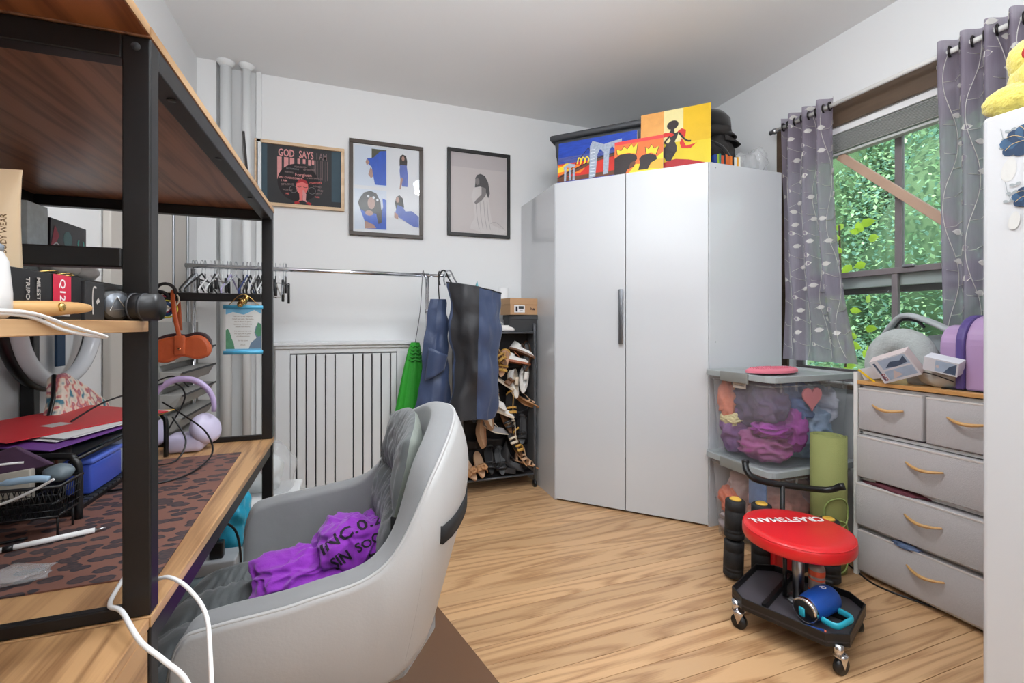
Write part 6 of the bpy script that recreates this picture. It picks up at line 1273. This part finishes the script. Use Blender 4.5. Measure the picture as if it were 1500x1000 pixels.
for x, k in zip(xs_, kinds):
    lb = K[k[0]][1]+(' hanger' if k[1] == '0' else ' clip hanger')+' on the chrome rail behind the far desk'; grp = {'0': 'hangers', '1': 'clip hangers'}[k[1]]+' on the rail, '+K[k[0]][1]
    if k not in protos: protos[k] = hanger('hanger', lb, K[k[0]][0], grp, x, kind=int(k[1]), low=.03 if k == 'b1' else 0)
    else: place(protos[k], (x, RY, 1.43), (0, 0, R(random.uniform(-9, 9))))
place(protos['c0'], (-.365, RY, 1.43), (0, 0, R(6)), label='clear plastic hanger nearest the desk post, alone at the open end of the rail', group=None)
o = hanger('hanger', 'black clip hanger alone just right of the far desk post', BKH, None, -.352, kind=1, low=.06)
# ================================================================ LAUNDRY BAGS hanging at the rack end
NVB = mat('navy_nylon', (58, 72, 104), .42, var=.25, vs=9, bump=1, bs=16, sheen=.2); NVD = mat('black_nylon_and_side_shade', (38, 38, 42), .5, bump=1, bs=16)  # the black serves seams and cord, and paints the bag's shaded side
def bagf(plan, z0, z1, seed, amp, topk=1, botk=1.1, skew=0, tl=0):
    n = len(plan); cx = sum(p[0] for p in plan)/n; cy = sum(p[1] for p in plan)/n
    def f(i, j):
        q = i*n; k = int(q) % n; u = q-int(q); p = Vector(plan[k]).lerp(Vector(plan[(k+1) % n]), u); s = topk*(1-j)+botk*j
        x = cx+(p.x-cx)*s+skew*j; y = cy+(p.y-cy)*s; z = z1+(z0-z1)*j
        d = amp*noise.noise(Vector((x*7, y*7, z*4+seed)))*(.3+j)+amp*.4*noise.noise(Vector((x*17, y*15, z*11+seed))); r = Vector((x-cx, y-cy, 0)).normalized()
        return Vector((x, y, z))+r*d+Vector((0, 0, .05*j*noise.noise(Vector((x*6, y*6, seed)))-tl*(x-cx)*(1-j)))
    return f
t = thing('laundry_bag', 'large navy nylon bag hanging at the right end of the rack', 'bag', (.71, 2.60, .55), 'navy bags on the rack')
pl = [(.540, 2.64), (.62, 2.585), (.70, 2.565), (.80, 2.585), (.875, 2.635), (.84, 2.69), (.72, 2.72), (.60, 2.71)]
b = MB(); b.grid(bagf(pl, .56, 1.335, 2, .055, 1, .90, -.015, .17), 90, 36, cu=True); nb_ = len(b.v); b.add([b.v[i*36+35].copy() for i in range(90)], [list(range(90))], True); b.build('bag_cloth', NVB, t)
b = MB()
fb = bagf(pl, .56, 1.335, 2, .055, 1, .90, -.015, .17); b.tube([fb(.26, j/20)+Vector((-.002, -.003, 0)) for j in range(21)], .0028, 6); b.tube([fb(i/60, 0) for i in range(60)], .004, 6, closed=True); b.build('seams', NVD, t)
b = MB()
def flap(i, j): p = fb(.02+i*.24, j); return p+Vector((-.004, -.007, 0))  # thin black skin over the left facet, painting its shade
b.grid(flap, 14, 22); b.build('painted_side_shade', NVD, t, label='shade on the bag side painted as a black overlay')
for x, y in ((.565, 2.80), (.535, 2.815)):
    b = MB(); b.tube(smoothpath([(x-.012, y, 1.36), (x-.02, y, 1.40), (x-.005, y, 1.445), (x+.02, y, 1.452), (x+.036, y-.04, 1.40), (x+.05, y-.12, 1.345)], 5), .005, 8); b.build('hook', BLACKP if x < .55 else STEEL, t)
t = thing('laundry_bag', 'smaller navy bag with a folded flap hanging by the rack upright', 'bag', (.50, 2.72, .55), 'navy bags on the rack')
pl2 = [(.405, 2.74), (.48, 2.70), (.585, 2.73), (.58, 2.78), (.45, 2.79)]
fb2 = bagf(pl2, .53, 1.27, 7, .04, .55, 1.35, -.03); b = MB(); b.grid(fb2, 70, 34, cu=True); b.add([b.v[i*34+33].copy() for i in range(70)], [list(range(70))], True); b.build('bag_cloth', NVB, t)
b = MB(); b.grid(lambda i, j: Vector(((.430+.115*i-.02*j), 2.685-.03*math.sin(i*3)+.01*j, .98-.20*j*(1-.55*i)-.05*i)), 14, 10); b.build('folded_flap', NVB, t, solid=.004)
b = MB(); b.tube(smoothpath([(.50, 2.715, 1.27), (.50, 2.74, 1.33), (.51, 2.80, 1.40), (.52, 2.835, 1.448), (.535, 2.85, 1.44)], 5), .004, 8); b.build('hanging_cord', BLACKP, t)
t = thing('drawstring_bag', 'bright green drawstring bag hanging behind the navy bags', 'bag', (.34, 2.90, .45))
GRN = mat('bright_green_nylon', (44, 158, 44), .5, var=.15, vs=20, bump=.3)
b = MB(); b.grid(lambda i, j: Vector((.385-.05*j+(.025+.075*j**.7)*(1+.10*math.sin(i*2*math.pi*9)*(1-j*.4))*math.cos(i*2*math.pi), 2.93+(.018+.03*j)*(1+.10*math.cos(i*2*math.pi*9))*math.sin(i*2*math.pi), 1.0-.60*j)), 72, 30, cu=True); b.build('bag_cloth', GRN, t)
b = MB()
for k in range(5): b.tube([(.385+(.029+.004*k)*math.cos(a/9*math.pi), 2.93+(.021+.003*k)*math.sin(a/9*math.pi), .975-.022*k+.006*math.sin(a*2)) for a in range(18)], .005, 6, closed=True)
b.build('gathered_neck', mat('mid_green_nylon', (34, 128, 40), .6), t); b = MB(); b.tube(smoothpath([(.385, 2.93, 1.0), (.41, 2.89, 1.2), (.42, RY+.004, 1.43), (.425, RY-.012, 1.442), (.43, RY-.015, 1.41)]), .002, 6); b.build('cord', NVD, t)

# ================================================================ SHOE RACK
SRX0, SRX1, SRY0, SRY1 = .675, 1.185, 2.865, 3.12
SF = mat('rack_fabric_black', (34, 31, 32), .8, bump=.3); SG = mat('rack_side_grey', (96, 96, 98), .75)
sr = thing('shoe_rack', 'black rolling shoe rack with fabric pockets beside the wardrobe', 'shoe rack', ((SRX0+SRX1)/2, 2.99, 0))
for x in (SRX0, SRX1):
    b = MB(); pth = smoothpath([(x, SRY0, .055), (x, SRY0, 1.04), (x, SRY0+.02, 1.075), (x, (SRY0+SRY1)/2, 1.082), (x, SRY1-.02, 1.075), (x, SRY1, 1.04), (x, SRY1, .055)], 4); b.tube(pth, .010, 10); b.build('side_tube', mat('grey_tube', (80, 82, 86), .35), sr)
    MB().box((x-.003, SRY0+.012, .12), (x+.003, SRY1-.012, 1.05)).build('side_cloth', SG, sr)
    for yy in (SRY0, SRY1): b = MB(); b.cyl((x-.008, yy, .024), (x+.008, yy, .024), .024, n=20); b.cyl((x, yy, .03), (x, yy, .06), .007, n=8); b.build('caster', BLACKP, sr)
MB().box((SRX0, SRY0+.005, 1.055), (SRX1, SRY1-.005, 1.068)).build('top_deck', SF, sr, bevel=.003)
MB().box((SRX0, SRY0+.005, .085), (SRX1, SRY1-.005, .098)).build('bottom_deck', SF, sr, bevel=.003)
MB().box((SRX0+.006, 2.985, .10), (SRX1-.006, 2.995, 1.05)).build('centre_cloth', SF, sr)
rowz = [.865, .685, .505, .325, .125]
for z in rowz:
    for k in range(3):
        x0 = SRX0+.008+k*.166; b = MB()
        b.grid(lambda i, j: Vector((x0+.160*i, 2.984-(.058*math.sin(math.pi*i)+.012)*(.45+.55*j), z-.055+.075*j-.010*math.sin(math.pi*i)*j)), 12, 6); b.build('pocket', SF, sr, solid=.003)
for z in (.09, 1.06): b = MB(); b.tube([(SRX0, SRY0, z), (SRX1, SRY0, z)], .007, 8); b.build('front_rail', mat('grey_tube', (80, 82, 86), .35), sr)
def shoe(kind, label, x, z, c1, c2, ry=0, rz=0, rx=0, y=2.905, s=1.0):
    """toe points along local -Y; stuffed in pocket with heel out"""
    nm = {'sneaker': 'sneaker', 'sandal': 'sandal', 'heel': 'heeled_sandal', 'pump': 'pump', 'flower': 'slide_sandal', 'boot': 'ankle_boot'}[kind]
    t = thing(nm, label, 'shoe', (0, 0, 0)); m1 = mat('shoe_%d_%d_%d' % c1, c1, .45, var=.12, vs=30); m2 = mat('shoe_%d_%d_%d' % c2, c2, .5, var=.15, vs=30)
    L_, W_ = .115*s, .038*s
    def sole(j, th=0, heel=0):
        a = j*2*math.pi; yy = L_*math.cos(a); w_ = W_*(1+.18*math.cos(a+.3))*math.sin(a); return yy, w_
    b = MB(); hz = (lambda yy: .045*s*max(0, (yy/L_+.1))**1.5) if kind in ('heel', 'pump', 'boot') else (lambda yy: 0)
    n = 24; th = .016*s if kind in ('sneaker', 'flower') else .007*s; pts = [sole(i/n) for i in range(n)]
    b.add([(w_, yy, hz(yy)) for yy, w_ in pts]+[(w_, yy, hz(yy)+th) for yy, w_ in pts], [list(range(n))[::-1], list(range(n, 2*n))]+[(i, (i+1) % n, n+(i+1) % n, n+i) for i in range(n)], False); b.build('sole', m2, t)
    b = MB()
    if kind in ('sneaker', 'boot'):
        hh = .062*s if kind == 'sneaker' else .10*s
        def up(i, j): a = i*2*math.pi; yy = L_*.97*math.cos(a); w_ = W_*.98*(1+.18*math.cos(a+.3))*math.sin(a); top = hh*(.45+.55*max(0, yy/L_+.35)) if kind == 'sneaker' else hh*(.4+.6*max(0, yy/L_+.3)); k = 1-.42*j**2; yo = .030*s*j if yy < .02 else 0; return Vector((w_*k, yy*(1-.12*j)+yo, hz(yy)+th+top*j))
        b.grid(up, 28, 8, cu=True); b.build('upper', m1, t); b = MB(); b.grid(lambda i, j: Vector(((i-.5)*.030*s, -.02*s+.05*s*j, th+.034*s+.035*s*j+hz(.02))), 4, 8); b.build('tongue', m2, t, solid=.004)
    elif kind == 'pump':
        b.grid(lambda i, j: Vector((W_*1.0*math.sin(i*math.pi*2)*(1-.2*j)*(1+.18*math.cos(i*2*math.pi+.3)), L_*math.cos(i*2*math.pi)*(1-.03*j), hz(L_*math.cos(i*2*math.pi))+th+.034*s*j)), 28, 5, cu=True); b.build('upper', m1, t)
    elif kind == 'flower':
        b.grid(lambda i, j: Vector((W_*1.1*math.cos(math.pi*i), -.03*s-.05*s*j, th+.040*s*math.sin(math.pi*i))), 14, 5); b.build('strap', m1, t, solid=.004)
        for q in range(7): b = MB(); b.blob((.018*s*math.cos(q), -.055*s+.018*s*math.sin(q), th+.045*s), (.013*s, .013*s, .010*s), .3, 9, 2, q); b.build('rosette_petal', m1, t)
    else:
        for yy, hh, wd in ((-.065*s, .030*s, .010*s), (-.03*s, .036*s, .008*s), (.07*s, .055*s, .007*s)):
            b = MB(); b.grid(lambda i, j: Vector((W_*1.02*math.cos(math.pi*i), yy+wd*(j-.5)*2+(.0 if yy < 0 else .02*s*math.sin(math.pi*i)), hz(yy)+th+hh*math.sin(math.pi*i))), 14, 3); b.build('strap', m1, t, solid=.003)
        b = MB(); b.tube([(0, -.065*s, hz(0)+th+.030*s), (0, -.03*s, th+hz(0)+.036*s), (0, .02*s, hz(.02)+th+.058*s), (0, .07*s, hz(.07)+th+.055*s)], .003, 6); b.build('centre_strap', m1, t)
    if kind in ('heel', 'pump', 'boot'): b = MB(); b.tube([(0, .095*s, .045*s), (0, .100*s, 0), (0, .102*s, -.018*s)], [.014*s, .008*s, .006*s], 10); b.build('heel', m2, t)
    t.location = (x, y, z); t.rotation_euler = (R(rx), R(ry), R(rz)); return t
WH = (232, 228, 222); TAN = (190, 140, 96); GLD = (196, 150, 70); BRN = (110, 74, 48); NUD = (206, 166, 132); BLK = (34, 33, 35); CRM = (222, 206, 184); SIL = (150, 146, 146)
# (kind, label, x, z, upper, sole, pitch ...): toes down in the pockets, heels out
SH_ = [
 ('sandal', 'gold strappy sandal in the top pocket row, left of the pair', .925, .915, GLD, BRN, -20, 20, 50), ('sandal', 'gold sandal showing its oval tan sole in the top pocket row', .972, .855, GLD, TAN, 10, -20, 70),
 ('sneaker', 'white and brown sneaker in the top row nearest the wardrobe, upper one', 1.098, .912, WH, BRN, 30, 60, 20), ('sneaker', 'white and rust low shoe in the top row, under the brown sneaker', 1.062, .850, WH, (170, 96, 60), 15, 70, 10),
 ('flower', 'brown slide with a pale box heel in the second pocket row', .960, .720, BRN, CRM, 10, 50, 30), ('sneaker', 'white rounded sneaker heel in the second row, left one', 1.040, .705, WH, CRM, 0, 10, 65), ('sneaker', 'white rounded sneaker heel in the second row, nearest the wardrobe', 1.118, .735, WH, WH, 10, -10, 62),
 ('sneaker', 'white clog in the third row, upper of the pair', .905, .580, WH, WH, 20, 50, 25), ('sneaker', 'white clog in the third row, lower of the pair', .948, .515, WH, CRM, 10, 60, 20), ('heel', 'thin gold strap sandal hanging in the third row', 1.022, .570, GLD, BLK, 0, 0, 70), ('heel', 'tan open heel curling out of the third row by the wardrobe', 1.128, .570, NUD, TAN, 40, 70, 20),
 ('pump', 'nude block heel pump in the fourth row', .805, .385, NUD, NUD, 10, 20, 60), ('boot', 'silver grey ankle shoe lying across the fourth row', .905, .385, SIL, CRM, 10, 80, 10), ('heel', 'cream thin strap heel in the fourth row', 1.020, .360, CRM, BLK, 0, 30, 60), ('heel', 'black heeled sandal behind the cream strap heel', 1.105, .390, BLK, BLK, 0, -20, 60),
 ('sandal', 'black strappy sandal in the fifth row, left one', .870, .205, BLK, BLK, 10, 10, 50), ('sandal', 'black strappy sandal in the fifth row, right one', .950, .195, BLK, BLK, -10, -15, 55), ('flower', 'tan woven rosette slide in the bottom row', .800, .180, TAN, NUD, 10, 10, 40), ('flower', 'tan woven rosette slide at the far left of the bottom row', .722, .165, TAN, NUD, -10, 20, 40),
 ('sandal', 'tan fringed sandal in the bottom row, upper one by the wardrobe', 1.085, .215, NUD, TAN, 30, 40, 40), ('sandal', 'tan fringed sandal in the bottom row, lower one by the wardrobe', 1.125, .150, NUD, TAN, 20, 80, 20), ('pump', 'black pump tucked in the bottom row', .955, .128, BLK, BLK, 0, 60, 10), ('heel', 'brown heel deep in the third row at the left', .745, .560, BRN, BLK, 0, 10, 60), ('pump', 'black pump in the second row at the left', .80, .720, BLK, BLK, 0, -10, 60),
 ('pump', 'dark brown pump in the top pocket row nearest the rack side', 1.140, .880, BRN, BLK, 0, -30, 60), ('sandal', 'black sandal in the third row under the clogs', .985, .470, BLK, BRN, 0, 30, 60), ('heel', 'bronze strappy heel in the fourth row nearest the wardrobe', 1.060, .300, GLD, BRN, 10, 40, 55), ('pump', 'nude pump at the left of the third row', .850, .500, NUD, CRM, 0, 20, 60), ('sandal', 'brown sandal in the second row beside the box heel', .900, .690, BRN, TAN, 0, -10, 60), ('boot', 'black ankle boot in the bottom row beside the fringed sandals', 1.020, .150, BLK, BLK, 0, 60, 20),
]
for k, lb, x, z, a_, c_, ry, rz, rx in SH_: shoe(k, lb, x, z, a_, c_, ry, rz, rx, y=2.90, s=.88)
# boxes on the shoe rack
t = thing('shoe_box', 'black shoe box under the brown one on the shoe rack', 'box', (1.11, 2.94, 1.0685)); MB().box((1.012, 2.89, 1.0685), (1.215, 3.02, 1.165)).build('base', mat('charcoal_box', (52, 53, 55), .6), t, bevel=.001); MB().box((1.009, 2.887, 1.150), (1.218, 3.023, 1.181)).build('lid', mat('charcoal_lid', (60, 61, 63), .6), t, bevel=.001)
KR = mat('kraft_box', (186, 146, 108), .7); t = thing('shoe_box', 'tan kraft shoe box with a white label on the shoe rack', 'box', (1.11, 2.95, 1.1815)); b = MB(); b.M = Matrix.Translation((1.105, 2.95, 1.1815)) @ Matrix.Rotation(R(10), 4, 'Z'); b.box((-.112, -.07, 0), (.112, .07, .085)); b.M = Matrix(); b.build('base', KR, t, bevel=.001)
b = MB(); b.M = Matrix.Translation((1.105, 2.95, 1.1815)) @ Matrix.Rotation(R(10), 4, 'Z'); b.box((-.115, -.073, .070), (.115, .073, .112)); b.M = Matrix(); b.build('lid', KR, t, bevel=.001)
Fk = Matrix.Translation((1.105, 2.95, 1.1815)) @ Matrix.Rotation(R(10), 4, 'Z'); o_ = Fk @ Vector((-.095, -.0735, .012)); A = Art(o_, Fk.to_3x3() @ Vector((1, 0, 0)), (0, 0, 1), .19, .055); A.rect(.06, .05, .50, .95, PAP).rect(.12, .15, .2, .8, INK).rect(.24, .5, .45, .85, DARKG).text('SIZE 7', .34, .28, .010, INK, .0002).text('Dr.M', .82, .5, .018, INK, .0008, -8); A.build('box_label', t)
shoe('sneaker', 'white sneaker half hidden between the navy bag and the black shoe box', .965, 1.075, WH, WH, 0, 60, 0, 2.93, .8)
t = thing('paper_roll', 'white rolled tissue standing behind the kraft shoe box', 'roll', (1.05, 3.09, 1.0685)); MB().lathe([(0, 0), (.035, 0), (.035, .31), (.012, .31), (.012, .29), (0, .29)], (1.03, 3.075, 1.0685), 24).build('roll', PAP, t)
o = MB().blob((.815, 3.0, 1.20), (.05, .04, .17), .2, 8, 3, 2, flat=1.0687).build('toy_bag', mat('aqua_plastic', (130, 200, 212), .4)); tag(o, 'aqua plastic bag peeking over the navy bag on the shoe rack', 'bag')
